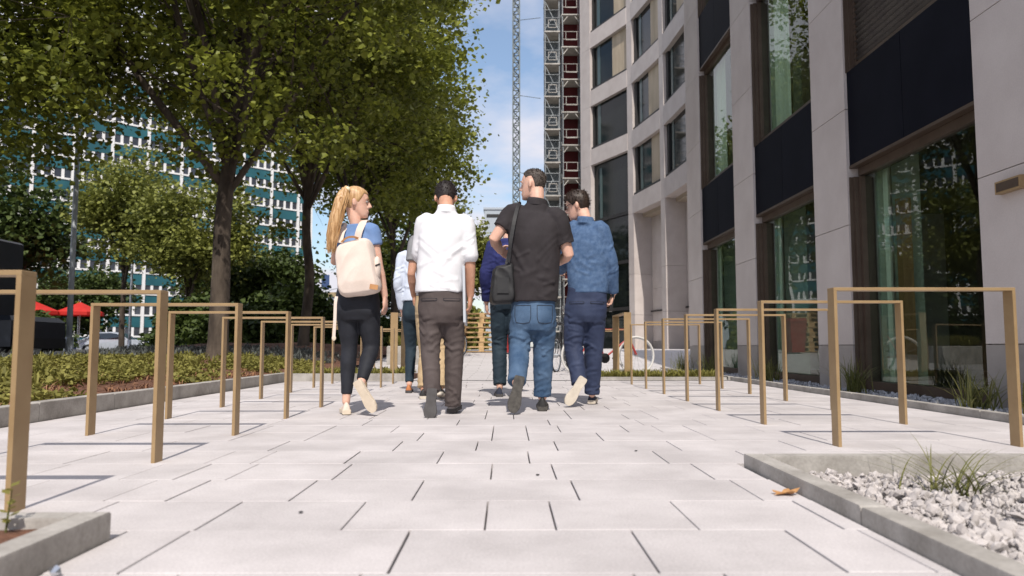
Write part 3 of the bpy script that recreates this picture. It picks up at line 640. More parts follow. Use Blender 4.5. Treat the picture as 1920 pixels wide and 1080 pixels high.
def tree(name, label, base, fork, cc, cr, nleaf, lsize, seed, trunk_r=0.2, limbs=9, m=None, lean=(0, 0), sig=0.42, subs=6, twigs=4, group=None, shell=0.62, open_=0.42):
    "cc: crown centre, cr: crown radii (absolute metres)"
    r_ = random.Random(seed); nr = np.random.default_rng(seed)
    base = Vector(base); cc = Vector(cc); t = thing(name, label, 'tree', tuple(base), 0, group)
    top = Vector((cc.x, cc.y, cc.z + cr[2] * 0.45)); fk = Vector((base.x + lean[0], base.y + lean[1], fork))
    wob = lambda k: Vector((r_.uniform(-k, k), r_.uniform(-k, k), 0))
    tr = MB(); mid = (base + fk) / 2 + wob(0.12)
    tr.tube([base - Vector((0, 0, 0.15)), base + Vector((0, 0, 0.35)), mid, fk, (fk + top) / 2 + wob(0.4), top], [trunk_r * 1.55, trunk_r * 1.1, trunk_r, trunk_r * 0.86, trunk_r * 0.45, trunk_r * 0.08], 12, sub=5)
    tr.build('trunk', m_bark, t, smooth=True)
    br = MB(); ends = []
    for i in range(limbs):
        a = 2 * math.pi * (i + r_.uniform(-0.3, 0.3)) / limbs * 1.0; f = r_.uniform(0.0, 0.75)
        s = fk.lerp(top, f * 0.6) if i % 2 else fk.lerp(top, 0.03 * (i % 5))
        el = r_.uniform(-0.2, 0.8) if i % 2 else r_.uniform(-0.3, 0.55)
        tgt = cc + Vector((cr[0] * math.cos(a) * math.cos(el), cr[1] * math.sin(a) * math.cos(el), cr[2] * math.sin(el))) * r_.uniform(0.62, 0.82)
        m1 = s.lerp(tgt, 0.35) + Vector((0, 0, (tgt - s).length * 0.10)) + wob(0.3); m2 = s.lerp(tgt, 0.7) + Vector((0, 0, (tgt - s).length * 0.08)) + wob(0.3)
        lr = trunk_r * r_.uniform(0.40, 0.60)
        limb = MB().tube([s, m1, m2, tgt], [lr, lr * 0.75, lr * 0.45, lr * 0.15], 8, sub=5)
        limb.build('limb', m_bark, t, smooth=True)
        path, _ = spline([s, m1, m2, tgt], [1, 1, 1, 1], 8)
        for j in range(subs):
            q = path[int(len(path) * (0.3 + 0.68 * j / subs))]
            for _ in range(20):
                e = q + Vector((r_.gauss(0, 1), r_.gauss(0, 1), r_.gauss(0.15, 0.8))) * min(cr) * 0.36
                dd = Vector(((e.x - cc.x) / cr[0], (e.y - cc.y) / cr[1], (e.z - cc.z) / cr[2])).length
                if shell * 0.7 < dd < 1.02: break
            br.tube([q, q.lerp(e, 0.5) + Vector((0, 0, 0.15)), e], [lr * 0.3, lr * 0.2, lr * 0.06], 5, cap=False)
            ends.append(e); ends.append(q.lerp(e, 0.6))
            for k in range(twigs):
                e2 = e + Vector((r_.gauss(0, 1), r_.gauss(0, 1), r_.gauss(0, 0.6))) * min(cr) * 0.17
                br.tube([e, e2], [lr * 0.06, lr * 0.025], 4, cap=False); ends.append(e2)
    # clumps to fill the crown's outer shell unevenly
    for k in range(int(len(ends) * 0.5)):
        v = Vector((r_.gauss(0, 1), r_.gauss(0, 1), r_.gauss(0, 1))).normalized() * r_.uniform(shell, 1.0)
        p = cc + Vector((v.x * cr[0], v.y * cr[1], v.z * cr[2]))
        if noise.noise(p * 0.45 + Vector((seed, 0, 0))) > -0.08: ends.append(p)
    ends = [p for p in ends if Vector(((p.x - cc.x) / cr[0], (p.y - cc.y) / cr[1], (p.z - cc.z) / cr[2])).length < 1.0 + 0.10 * noise.noise(p * 0.6)]
    ends = [p for p in ends if p.z > cc.z - 0.35 * cr[2] or r_.random() < open_]
    br.build('branches', m_bark, t)['kind'] = 'stuff'
    E = np.array([tuple(p) for p in ends]); wts = nr.uniform(0.3, 1.6, len(E)); wts /= wts.sum()
    pick = nr.choice(len(E), nleaf, p=wts); pts = E[pick] + nr.normal(size=(nleaf, 3)) * np.array([sig, sig, sig * 0.62])
    me = leaf_mesh('crown', pts - np.array(tuple(base)), lsize, nr)
    o = link('crown', me, m or m_leafy, t); o['kind'] = 'stuff'
    return t
o = link('ground_cover_leaves', leaf_mesh('ground_cover_leaves', COVER - np.array(tuple(bedL.location)), 0.042, rng, 0.9), m_cover, bedL); o['kind'] = 'stuff'
GT = 'street trees'
tree('plane_tree', 'large spreading plane tree with the thick dark trunk in the left bed', (-6.15, 16.0, soil_h(-6.15, 16)), 3.7, (-5.9, 15.8, 9.3), (5.4, 5.2, 5.6), 47000, 0.118, 11, 0.195, 12, lean=(0.05, 0), sig=0.33, group=GT)
tree('plane_tree', 'plane tree with a thinner trunk just left of the person with the backpack', (-5.95, 22.0, soil_h(-5.95, 22)), 4.5, (-5.7, 22.0, 10.4), (4.9, 5.0, 6.9), 45000, 0.13, 23, 0.145, 11, sig=0.38, group=GT)
tree('plane_tree', 'third plane tree of the row, mostly hidden behind the person with the backpack', (-5.9, 29.0, 0.4), 4.4, (-5.9, 29, 10.6), (4.6, 4.6, 6.9), 36000, 0.15, 31, 0.2, 9, sig=0.45, group=GT)
tree('plane_tree', 'dark leafy tree hanging over the far left frame edge', (-13.2, 15.5, 0), 4.0, (-12.0, 15.2, 7.8), (4.2, 4.3, 5.2), 44000, 0.115, 41, 0.2, 9, sig=0.4, open_=0.85, group=GT)
tree('plane_tree', 'plane tree farther along the row, above the person in the white shirt', (-5.6, 37.0, 0.4), 4.4, (-6.2, 37, 9.6), (4.2, 4.4, 6.2), 26000, 0.18, 53, 0.19, 8, sig=0.5, group=GT)
tree('round_tree', 'pale green rounded tree right of the white shirt, behind the group', (-3.5, 54, 0.4), 3.5, (-3.4, 54, 6.7), (2.3, 3, 4.6), 14000, 0.24, 61, 0.15, 7, m=m_leafl, sig=0.5, group=GT)
tree('round_tree', 'pale yellowish tree before the teal office block', (-20.5, 40, 0.1), 3.5, (-20.2, 40, 7.9), (2.6, 2.6, 3.6), 13000, 0.18, 71, 0.14, 7, m=m_leafl, sig=0.42, group=GT)
tree('round_tree', 'small pale tree between the thick trunk and the street lamp', (-16.2, 38, 0.1), 2.4, (-16.0, 38, 6.2), (3.1, 2.4, 3.4), 17000, 0.18, 73, 0.13, 7, m=m_leafl, sig=0.45, group=GT)
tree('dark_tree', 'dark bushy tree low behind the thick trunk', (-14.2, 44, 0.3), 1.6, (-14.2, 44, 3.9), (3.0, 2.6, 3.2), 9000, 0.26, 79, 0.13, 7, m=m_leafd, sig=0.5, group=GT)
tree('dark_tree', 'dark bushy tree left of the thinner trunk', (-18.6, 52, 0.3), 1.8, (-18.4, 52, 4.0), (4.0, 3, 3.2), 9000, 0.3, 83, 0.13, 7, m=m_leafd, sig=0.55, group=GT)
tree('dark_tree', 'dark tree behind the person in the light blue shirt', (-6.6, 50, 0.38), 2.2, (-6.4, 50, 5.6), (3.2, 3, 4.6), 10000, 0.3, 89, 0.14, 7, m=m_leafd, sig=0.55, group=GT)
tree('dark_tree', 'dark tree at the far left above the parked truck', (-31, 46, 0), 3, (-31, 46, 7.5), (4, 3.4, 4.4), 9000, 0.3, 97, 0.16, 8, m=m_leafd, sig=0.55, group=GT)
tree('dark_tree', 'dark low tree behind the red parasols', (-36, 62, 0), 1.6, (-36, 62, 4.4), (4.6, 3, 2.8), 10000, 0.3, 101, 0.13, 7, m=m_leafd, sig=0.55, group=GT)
# clipped bushes along the road
def bush(label, c, r, n, ls, seed, m):
    nr = np.random.default_rng(seed); t = thing('bush', label, 'bush', (c[0], c[1], gz(c[1])), 0, 'bushes by the road')
    d = nr.normal(size=(n, 3)); d /= np.linalg.norm(d, axis=1)[:, None]; k = nr.uniform(0.55, 1.0, (n, 1)) ** 0.5
    lump = np.array([0.82 + 0.36 * noise.noise(Vector(v) * 2.1 + Vector((seed, 0, 0))) for v in d])[:, None]
    pts = d * k * lump * np.array(r); pts[:, 2] = np.abs(pts[:, 2] + r[2] * 0.25) * 1.15
    link('foliage', leaf_mesh('foliage', pts, ls, nr), m, t)['kind'] = 'stuff'
    st = MB()
    for i in range(5): a = i * 1.256; st.tube([(c[0] + 0.1 * math.cos(a), c[1] + 0.1 * math.sin(a), gz(c[1]) - 0.1), (c[0] + r[0] * 0.5 * math.cos(a), c[1] + r[1] * 0.5 * math.sin(a), gz(c[1]) + r[2] * 0.8)], [0.04, 0.015], 5)
    st.build('stems', m_bark, t)
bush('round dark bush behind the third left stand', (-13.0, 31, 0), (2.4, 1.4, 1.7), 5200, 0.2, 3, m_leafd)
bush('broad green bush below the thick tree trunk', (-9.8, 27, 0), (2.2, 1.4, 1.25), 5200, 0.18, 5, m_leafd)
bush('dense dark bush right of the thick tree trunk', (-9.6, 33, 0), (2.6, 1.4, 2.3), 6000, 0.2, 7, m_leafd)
bush('green bush in the gap left of the person with the backpack', (-7.4, 36, 0), (2.0, 1.4, 1.9), 4500, 0.2, 9, m_leafl)
bush('green bush left of the person in the light blue shirt', (-4.7, 27, 0), (1.7, 1.2, 1.0), 4200, 0.16, 13, m_leafd)
bush('leafy bush between the dark truck and the grey pole', (-19.5, 30, 0), (2.4, 1.6, 1.3), 5200, 0.2, 15, m_leafd)
bush('low green hedge clump behind the stacked pallets', (-1.9, 30, 0), (1.3, 1.0, 1.6), 4200, 0.17, 17, m_leafl)
# ================================================================== POLES AND LAMPS
t = thing('grey_pole', 'thick pale grey pole standing by the red parasols', 'pole', (-11.65, 20, 0))
m_pole = mat('pale_grey_pole', (0.36, 0.39, 0.42), (0.42, 0.45, 0.48), 0.5)
MB().tube([(-11.65, 20, 0), (-11.65, 20, 6.2)], [0.075, 0.06], 14).build('shaft', m_pole, t, smooth=True); MB().tube([(-11.65, 20, 0), (-11.65, 20, 0.75)], [0.12, 0.115], 14).build('base', m_steel, t, smooth=True); MB().ell((-11.65, 20, 6.22), (0.07, 0.07, 0.05)).build('cap', m_steel, t, smooth=True)
def street_lamp(label, x, y, h, arm):
    t = thing('street_lamp', label, 'street lamp', (x, y, 0))
    MB().tube([(x, y, 0), (x, y, h - 1.0), (x + 0.1 * arm, y, h - 0.3), (x + 0.45 * arm, y, h), (x + arm, y, h + 0.12)], [0.09, 0.06, 0.055, 0.05, 0.04], 10, sub=4).build('mast', m_steel, t, smooth=True)
    MB().ell((x + arm * 1.15, y, h + 0.1), (0.42, 0.13, 0.09)).build('lamp_head', m_white, t, smooth=True); MB().tube([(x, y, 0), (x, y, 0.9)], 0.11, 10).build('base', m_steel, t, smooth=True)
street_lamp('tall street lamp with a curved arm before the teal block', -22.6, 45, 7.9, 1.75)
street_lamp('thin far street lamp right of the small parked car', -23.2, 55, 5.0, 1.2)
street_lamp('far street lamp seen left of the backpack', -18.8, 78, 6.5, 1.4)
# ================================================================== VEHICLES
m_car = {'silver': mat('silver_car_paint', (0.42, 0.46, 0.52), (0.48, 0.52, 0.58), 0.25, metal=0.3, spec=0.6), 'blue': mat('blue_car_paint', (0.03, 0.06, 0.16), (0.04, 0.075, 0.19), 0.25, spec=0.6), 'red': mat('red_car_paint', (0.35, 0.03, 0.025), (0.42, 0.04, 0.03), 0.3, spec=0.6), 'white': mat('white_car_paint', (0.65, 0.65, 0.66), (0.7, 0.7, 0.7), 0.3, spec=0.6)}
m_cglass = mat('car_glass', (0.012, 0.016, 0.02), (0.02, 0.025, 0.03), 0.05, spec=0.8)
def wheel(t, x, y, r, wd=0.2):
    w_ = MB().tube([(x, y - wd / 2, r), (x, y - wd / 2 + 0.02, r), (x, y + wd / 2 - 0.02, r), (x, y + wd / 2, r)], [r * 0.9, r, r, r * 0.9], 20).build('wheel', m_rubber, t, smooth=True)
    MB().tube([(x, y - wd / 2 - 0.012, r), (x, y + wd / 2 + 0.012, r)], r * 0.62, 16).build('rim', m_steel, w_)
def car(label, x, y, rz, paint):
    t = thing('parked_car', label, 'car', (0, 0, 0), 0, 'cars parked along the road')
    L, W, = 4.1, 1.7
    prof = [(-2.0, 0.32), (-2.05, 0.62), (-1.95, 0.88), (-1.1, 0.98), (-0.45, 1.40), (0.0, 1.47), (0.9, 1.42), (1.6, 1.02), (1.98, 0.92), (2.05, 0.6), (2.0, 0.32), (1.72, 0.30), (1.62, 0.56), (1.3, 0.66), (0.98, 0.56), (0.88, 0.28), (-0.88, 0.28), (-0.98, 0.56), (-1.3, 0.66), (-1.62, 0.56), (-1.72, 0.30)]
    rs = []
    for yy, k in ((-0.85, 0.0), (-0.80, 1.0), (0.80, 1.0), (0.85, 0.0)):
        rs.append([(px_ * (0.985 if k == 0 else 1), yy * (1 - 0.16 * max(0, (pz_ - 0.95) / 0.5)), pz_ - (0.02 if k == 0 and pz_ > 0.9 else 0)) for px_, pz_ in prof])
    MB().rings(rs).build('body', m_car[paint], t, smooth=False)
    for s in (-1, 1):
        g_ = [(-1.0, 1.0), (-0.42, 1.34), (0.0, 1.40), (0.85, 1.36), (1.35, 1.04)]
        MB().prism([(a, s * 0.865 * (1 - 0.16 * max(0, (b - 0.95) / 0.5)), b) for a, b in g_], (0, s, 0), 0.012).build('side_window', m_cglass, t)
        MB().box(-0.8, -0.62, s * 0.9 - 0.08, s * 0.9 + 0.08, 1.0, 1.12).build('mirror', m_car[paint], t)
        for xx in (-1.3, 1.3): wheel(t, xx, s * 0.74, 0.31)
        MB().ell((-1.98, s * 0.6, 0.72), (0.1, 0.18, 0.08)).build('headlight', m_white, t); MB().ell((2.0, s * 0.66, 0.78), (0.06, 0.12, 0.1)).build('tail_light', m_car['red'], t)
    MB().prism([(-1.12, -0.7, 1.0), (-1.12, 0.7, 1.0), (-0.47, 0.62, 1.405), (-0.47, -0.62, 1.405)], (-0.53, 0, 0.85), 0.02).build('windscreen', m_cglass, t)
    t.location = (x, y, 0); t.rotation_euler = (0, 0, rz); return t
car('small silver-blue parked car between the left bike stands', -26.1, 50, R(188), 'silver')
car('white parked car half hidden behind bushes beside the silver car', -17.5, 58, R(185), 'white')
car('red parked car seen low between the left stands', -19.6, 70, R(200), 'red')
car('white parked car low behind the person with the backpack', -13.0, 62, R(180), 'white')
car('blue parked car just left of the small silver car', -32.0, 53, R(186), 'blue')
# dark truck at the left edge
trk = thing('dark_truck', 'dark navy truck with a louvred tall body at the left frame edge', 'truck', (-12.4, 18, 0))
m_truck = mat('dark_truck_paint', (0.008, 0.011, 0.018), (0.014, 0.018, 0.028), 0.4, spec=0.5)
MB().bbox(-15.2, -11.95, 17.0, 19.2, 0.55, 3.15, b=0.05).build('tall_body', m_truck, trk)
for k in range(14): MB().box(-15.1, -12.0, 16.96, 16.998, 1.6 + 0.105 * k, 1.645 + 0.105 * k).build('louvre', mat('louvre_metal', (0.05, 0.055, 0.065), rough=0.4, metal=0.5), trk)
MB().bbox(-11.94, -10.75, 17.05, 19.15, 0.5, 1.22, b=0.12).build('bonnet', m_truck, trk)
for x in (-11.4, -14.3):
    for y in (17.25, 18.95): wheel(trk, x, y, 0.46, 0.3)
MB().box(-10.745, -10.7, 17.1, 19.1, 0.45, 0.7).build('bumper', m_black, trk); MB().box(-10.74, -10.715, 17.2, 17.5, 0.8, 0.98).build('headlight', m_cglass, trk)
trk.location.x -= 0.5
# ================================================================== RED PARASOLS
m_par = mat('red_canvas', (0.62, 0.03, 0.025), (0.72, 0.045, 0.035), 0.8, scale=2, translucent=0.3)
def parasol(label, x, y, h, r, m=m_par):
    t = thing('parasol', label, 'parasol', (x, y, 0), 0, 'parasols of the street cafe')
    n = 8; mb = MB(); mb.v = [(x, y, h)] + [(x + r * math.cos(2 * math.pi * k / n), y + r * math.sin(2 * math.pi * k / n), h - 0.62) for k in range(n)] + [(x + r * math.cos(2 * math.pi * k / n), y + r * math.sin(2 * math.pi * k / n), h - 0.82) for k in range(n)]
    mb.f = [(0, 1 + k, 1 + (k + 1) % n) for k in range(n)] + [(1 + k, 1 + n + k, 1 + n + (k + 1) % n, 1 + (k + 1) % n) for k in range(n)]
    mb.build('canopy', m, t); MB().tube([(x, y, 0), (x, y, h + 0.08)], 0.03, 8).build('pole', m_steel, t); MB().tube([(x, y, 0), (x, y, 0.12)], [0.35, 0.3], 12).build('base', m_plinth, t)
    for k in range(n): a = 2 * math.pi * k / n; MB().bar((x, y, h - 0.06), (x + r * 0.97 * math.cos(a), y + r * 0.97 * math.sin(a), h - 0.66), 0.02, 0.02).build('rib', m_steel, t)
parasol('red parasol left of the grey pole beyond the truck', -27.8, 44, 3.2, 1.45); parasol('red parasol directly behind the grey pole', -25.9, 45.5, 3.2, 1.35)
parasol('red parasol farthest left above the dark truck', -30.6, 45, 3.2, 1.4); parasol('small yellow parasol peeping over the red ones', -28.0, 49, 3.5, 0.55, mat('yellow_canvas', (0.7, 0.38, 0.03), rough=0.8))
# ================================================================== BICYCLES, PALLETS, BIN
m_tyre_w = mat('pale_tyre', (0.6, 0.58, 0.55), rough=0.6)
def bicycle(label, x, y, z, rz, paint, r=0.335, tyre=m_rubber):
    t = thing('bicycle', label, 'bicycle', (0, 0, 0), 0, 'parked bicycles')
    for sx in (-0.53, 0.53):
        n = 32; mb = MB(); rs = []
        ring = [Vector((sx + r * math.cos(2 * math.pi * k / n), 0, r + r * math.sin(2 * math.pi * k / n))) for k in range(n + 1)]
        wv = MB().tube(ring, 0.019, 6, cap=False).build('wheel', tyre, t, smooth=True)
        ring2 = [Vector((sx + (r - 0.022) * math.cos(2 * math.pi * k / n), 0, r + (r - 0.022) * math.sin(2 * math.pi * k / n))) for k in range(n + 1)]
        MB().tube(ring2, 0.009, 5, cap=False).build('rim', m_steel, wv)
        sp = MB()
        for k in range(14): a = 2 * math.pi * k / 14; sp.tube([(sx, 0.02 * (-1) ** k, r), (sx + (r - 0.02) * math.cos(a), 0, r + (r - 0.02) * math.sin(a))], 0.0022, 3)
        sp.build('spokes', m_steel, wv); MB().tube([(sx, -0.05, r), (sx, 0.05, r)], 0.02, 8).build('hub', m_steel, wv)
    bb = (-0.08, 0, 0.29); seat = (-0.22, 0, 0.80); head = (0.36, 0, 0.80); hl = (0.40, 0, 0.66)
    fr = MB()
    for a, b, q in ((bb, seat, 0.016), (seat, head, 0.015), (bb, hl, 0.018), (head, hl, 0.019), (bb, (-0.53, 0.03, r), 0.01), (bb, (-0.53, -0.03, r), 0.01), (seat, (-0.53, 0.03, r), 0.009), (seat, (-0.53, -0.03, r), 0.009), (hl, (0.53, 0.04, r), 0.012), (hl, (0.53, -0.04, r), 0.012)): fr.tube([a, b], q, 7)
    fr.build('frame', paint, t)
    MB().tube([(-0.22, 0, 0.80), (-0.255, 0, 0.93)], 0.013, 7).build('seat_post', m_steel, t); MB().ell((-0.27, 0, 0.955), (0.14, 0.075, 0.035)).build('saddle', m_black, t, smooth=True)
    MB().tube([(0.36, 0, 0.8), (0.33, 0, 0.98)], 0.013, 7).build('stem', m_steel, t); MB().tube([(0.22, -0.28, 1.0), (0.33, -0.1, 1.0), (0.33, 0.1, 1.0), (0.22, 0.28, 1.0)], 0.012, 7, sub=3).build('handlebar', m_black, t)
    cr_ = MB().tube([(-0.08, -0.05, 0.29), (-0.08, -0.03, 0.29)], 0.09, 16).build('chainring', m_black, t); MB().box(0.05, 0.15, -0.14, -0.05, 0.28, 0.3).build('pedal', m_black, t); MB().box(-0.31, -0.21, 0.05, 0.14, 0.28, 0.3).build('pedal', m_black, t)
    t.location = (x, y, z); t.rotation_euler = (0, 0, rz); return t
bicycle('bicycle with a pale front wheel behind the tall right stand', 1.82, 13.4, 0.005, R(12), m_car['red'], tyre=m_tyre_w)
bicycle('dark bicycle partly hidden by the person in the denim shirt', 1.15, 15.2, 0.005, R(70), m_black)
bicycle('dark bicycle beside the stacked pallets', -1.55, 20.2, gz(20.2) + 0.005, R(60), m_black)
pal = thing('pallet_stack', 'stack of raw wooden pallets behind the person in the white shirt', 'pallets', (-0.75, 22.6, gz(22.6)))
m_pal = mat('pallet_wood', (0.42, 0.27, 0.13), (0.58, 0.40, 0.21), 0.85, scale=5, stretch=(1, 1, 5), vary=0.12)
top_me = MB(); 
for k in range(5): top_me.box(-0.6, 0.6, -0.4 + 0.175 * k, -0.3 + 0.175 * k, 0.122, 0.144)
bot = MB()
for k in range(3): bot.box(-0.6, 0.6, -0.4 + 0.35 * k, -0.3 + 0.35 * k, 0, 0.022)
blk = MB()
for i in range(3):
    for j in range(3): blk.box(-0.6 + 0.525 * i, -0.45 + 0.525 * i, -0.4 + 0.35 * j, -0.3 + 0.35 * j, 0.0225, 0.1)
strg = MB()
for i in range(3): strg.box(-0.6 + 0.525 * i, -0.45 + 0.525 * i, -0.4, 0.4, 0.1005, 0.1215)
parts = []
for nm, mb in (('top_boards', top_me), ('bottom_boards', bot), ('blocks', blk), ('stringer', strg)):
    me = mb.mesh(nm); me.materials.append(m_pal); parts.append((nm, me))
for k in range(8):
    e_ = bpy.data.objects.new('pallet', None); COL.objects.link(e_); e_.parent = pal; e_.location = (random.uniform(-0.03, 0.03), random.uniform(-0.03, 0.03), 0.145 * k + 0.006); e_.rotation_euler = (0, 0, random.uniform(-0.03, 0.03))
    for nm, me in parts: link(nm, me, None, e_)
bn = thing('red_bin', 'dark red waste bin right of the wooden pallets', 'bin', (-0.02, 21.6, gz(21.6)))
m_bin = mat('red_bin_plastic', (0.20, 0.014, 0.016), (0.28, 0.022, 0.022), 0.5)
z0 = gz(21.6)
MB().rings([[(-0.02 + a * k, 21.6 + b * k, z) for a, b in ((-0.27, -0.27), (0.27, -0.27), (0.27, 0.27), (-0.27, 0.27))] for z, k in ((z0 + 0.04, 0.78), (z0 + 0.55, 0.92), (z0 + 0.92, 1.0))]).build('body', m_bin, bn)
MB().rings([[(-0.02 + a * k, 21.6 + b * k, z) for a, b in ((-0.27, -0.27), (0.27, -0.27), (0.27, 0.27), (-0.27, 0.27))] for z, k in ((z0 + 0.921, 1.06), (z0 + 0.97, 1.06), (z0 + 1.03, 0.8))]).build('lid', m_bin, bn)
for s in (-0.2, 0.2): MB().tube([(-0.02 + s - 0.03, 21.86, z0 + 0.08), (-0.02 + s + 0.03, 21.86, z0 + 0.08)], 0.08, 12).build('wheel', m_rubber, bn)
pb = thing('concrete_block', 'pale concrete planter block behind the tall left stand', 'planter', (-2.4, 17.5, gz(17.5)))
MB().bbox(-2.75, -1.75, 17.2, 18.0, gz(17.5) - 0.05, gz(17.5) + 0.42, b=0.02).build('block', m_kerb, pb); mb = MB()
for i in range(120): sprig(mb, random.uniform(-2.7, -1.8), random.uniform(17.25, 17.95), gz(17.5) + 0.42, 0.25, 8, 0.15, 0.012)
mb.build('grass', m_cover, pb)['kind'] = 'stuff'
blue = thing('blue_board', 'small blue sign board on a pole, far left of the backpack', 'sign', (-25.5, 105, 0))
MB().box(-26.1, -25.0, 105, 105.1, 8.6, 10.6).build('board', m_car['blue'], blue); MB().tube([(-25.55, 105.2, 0), (-25.55, 105.2, 10)], 0.1, 8).build('pole', m_steel, blue)
fl = thing('low_hall', 'low pale hall far behind between trunk and backpack', 'building', (-30, 150, 0))
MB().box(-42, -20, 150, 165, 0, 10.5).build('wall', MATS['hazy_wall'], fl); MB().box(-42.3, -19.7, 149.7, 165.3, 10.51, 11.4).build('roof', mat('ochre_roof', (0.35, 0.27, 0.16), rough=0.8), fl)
for k in range(9): MB().box(-41 + 2.3 * k, -39.6 + 2.3 * k, 149.92, 149.99, 6.5, 9.2).build('window', m_tglass, fl)
# ================================================================== SMALL PLANTS AND LITTER
def tuft(name, label, x, y, z, h, n, spread, lw, m=m_grass, seed=1, droop=0.7, cat='grass tuft', base=0.07):
    r_ = random.Random(seed); t = thing(name, label, cat, (x, y, z)); mb = MB()
    for k in range(n):
        a = r_.uniform(0, 6.283); d = Vector((math.cos(a), math.sin(a), 0)); s_ = Vector((-d.y, d.x, 0)); ln = spread * r_.uniform(0.25, 1.1); hh = h * r_.uniform(0.55, 1.1)
        b0 = Vector((x, y, z)) + Vector((r_.gauss(0, base * 0.5), r_.gauss(0, base * 0.5), 0)); w0 = lw * r_.uniform(0.6, 1.2); pts = []
        for q in range(6):
            u = q / 5; pts.append(b0 + d * ln * u ** 1.5 + Vector((0, 0, hh * (1.35 * u - droop * 0.8 * (ln / spread) * u ** 2.6))))
        vs = []
        for q, p_ in enumerate(pts): ww = w0 * (1 - (q / 5) ** 1.6) + 0.0004; vs += [p_ - s_ * ww, p_ + s_ * ww]
        mb.add(vs, [(2 * q, 2 * q + 1, 2 * q + 3, 2 * q + 2) for q in range(5)])
    mb.build('blades', m, t)['kind'] = 'stuff'; return t
tuft('grass_tuft', 'arching grass tuft growing in the pale gravel planter', 1.60, 2.72, -0.03, 0.16, 60, 0.38, 0.0028, seed=5, base=0.09)
for i, (x, y, h, lab) in enumerate(((3.75, 5.15, 0.42, 'bushy grass tuft against the large shop window at the right'), (3.7, 5.9, 0.3, 'short grass clump left of the bushy tuft under the shop window'), (3.66, 7.9, 0.4, 'grass clump in front of the second window bay'), (3.7, 10.6, 0.36, 'low plants at the foot of the third pillar'), (3.7, 13.6, 0.42, 'green plants by the far end of the facade bed'), (3.6, 15.3, 0.4, 'last green clump of the facade bed'), (3.62, 4.6, 0.28, 'small grass clump at the kerb near the right frame edge'))):
    tuft('grass_clump', lab, x, y, -0.01, h, 90, 0.34, 0.006, seed=20 + i, base=0.16, cat='grass clump')
wd_ = thing('weed', 'small green weed sprouting at the left planter edge', 'weed', (-1.33, 2.12, 0.04))
MB().tube([(-1.235, 1.89, 0.03), (-1.23, 1.89, 0.09), (-1.22, 1.885, 0.15)], [0.003, 0.0025, 0.001], 5).build('stem', m_grass, wd_); mb = MB()
for k in range(12): a = k * 2.4; z = 0.03 + 0.009 * k; d = Vector((math.cos(a), math.sin(a), 0.4)) * 0.028; s_ = Vector((-math.sin(a), math.cos(a), 0)) * 0.011; c_ = Vector((-1.228, 1.888, z + 0.025)); mb.add([c_, c_ + d * 0.5 - s_, c_ + d, c_ + d * 0.5 + s_], [(0, 1, 2, 3)])
mb.build('leaves', m_cover, wd_)
lf = thing('fallen_leaf', 'curled orange dry leaf lying by the right kerb', 'leaf', (0.96, 2.58, 0.0)); mb = MB()
nl = 18
for j, s_ in enumerate((1.0, 0.55)):
    for k in range(nl):
        a_ = 2 * math.pi * k / nl; rr_ = (0.037 + 0.011 * math.cos(5 * a_) + 0.004 * math.sin(9 * a_)) * s_
        x_, y_ = rr_ * math.cos(a_) * 1.05, rr_ * math.sin(a_) * 0.8
        mb.v.append((0.945 + x_, 2.57 + y_, 0.004 + 9.0 * y_ * y_ + 5.0 * max(0, x_) ** 2 * 1.6 + 0.004 * math.sin(3 * a_) * s_))
mb.v.append((0.945, 2.57, 0.005)); mb.f = [(k, (k + 1) % nl, nl + (k + 1) % nl, nl + k) for k in range(nl)] + [(nl + k, nl + (k + 1) % nl, 2 * nl) for k in range(nl)]
mb.build('blade', mat('dry_leaf', (0.36, 0.17, 0.06), (0.52, 0.29, 0.12), 0.7, scale=40), lf, smooth=True); MB().tube([(0.945, 2.57, 0.006), (0.915, 2.555, 0.008), (0.90, 2.55, 0.004)], 0.0018, 5).build('stalk', MATS['dry_leaf'], lf)
ft = thing('foil_scrap', 'crumpled silver foil scrap beside the left planter', 'litter', (-1.0, 1.68, 0)); mb = MB()
mb.add([Vector((-0.985, 1.68, 0.012)) + Vector((v.x * 0.018 * random.uniform(0.5, 1.2), v.y * 0.012 * random.uniform(0.5, 1.2), v.z * 0.012 * random.uniform(0.6, 1.3))) for v in ICO_V], ICO_F); mb.build('foil', mat('foil', (0.6, 0.63, 0.68), rough=0.2, metal=0.95), ft)
for x, y, lab in ((0.62, 3.62, 'tiny dark crumb of dirt on the paving, farthest of three'), (0.12, 2.95, 'tiny dark crumb of dirt in the middle of the paving'), (-0.62, 2.3, 'tiny dark crumb of dirt on the paving, left and nearest')):
    r = 0.008
    o = MB().add([Vector((x, y, 0.004)) + Vector((v.x * r * random.uniform(0.6, 1.4), v.y * r * random.uniform(0.6, 1.4), v.z * 0.003)) for v in ICO_V], ICO_F).build('dirt_crumb', m_rubber); tag(o, lab, 'dirt', 'crumbs of dirt on the paving')
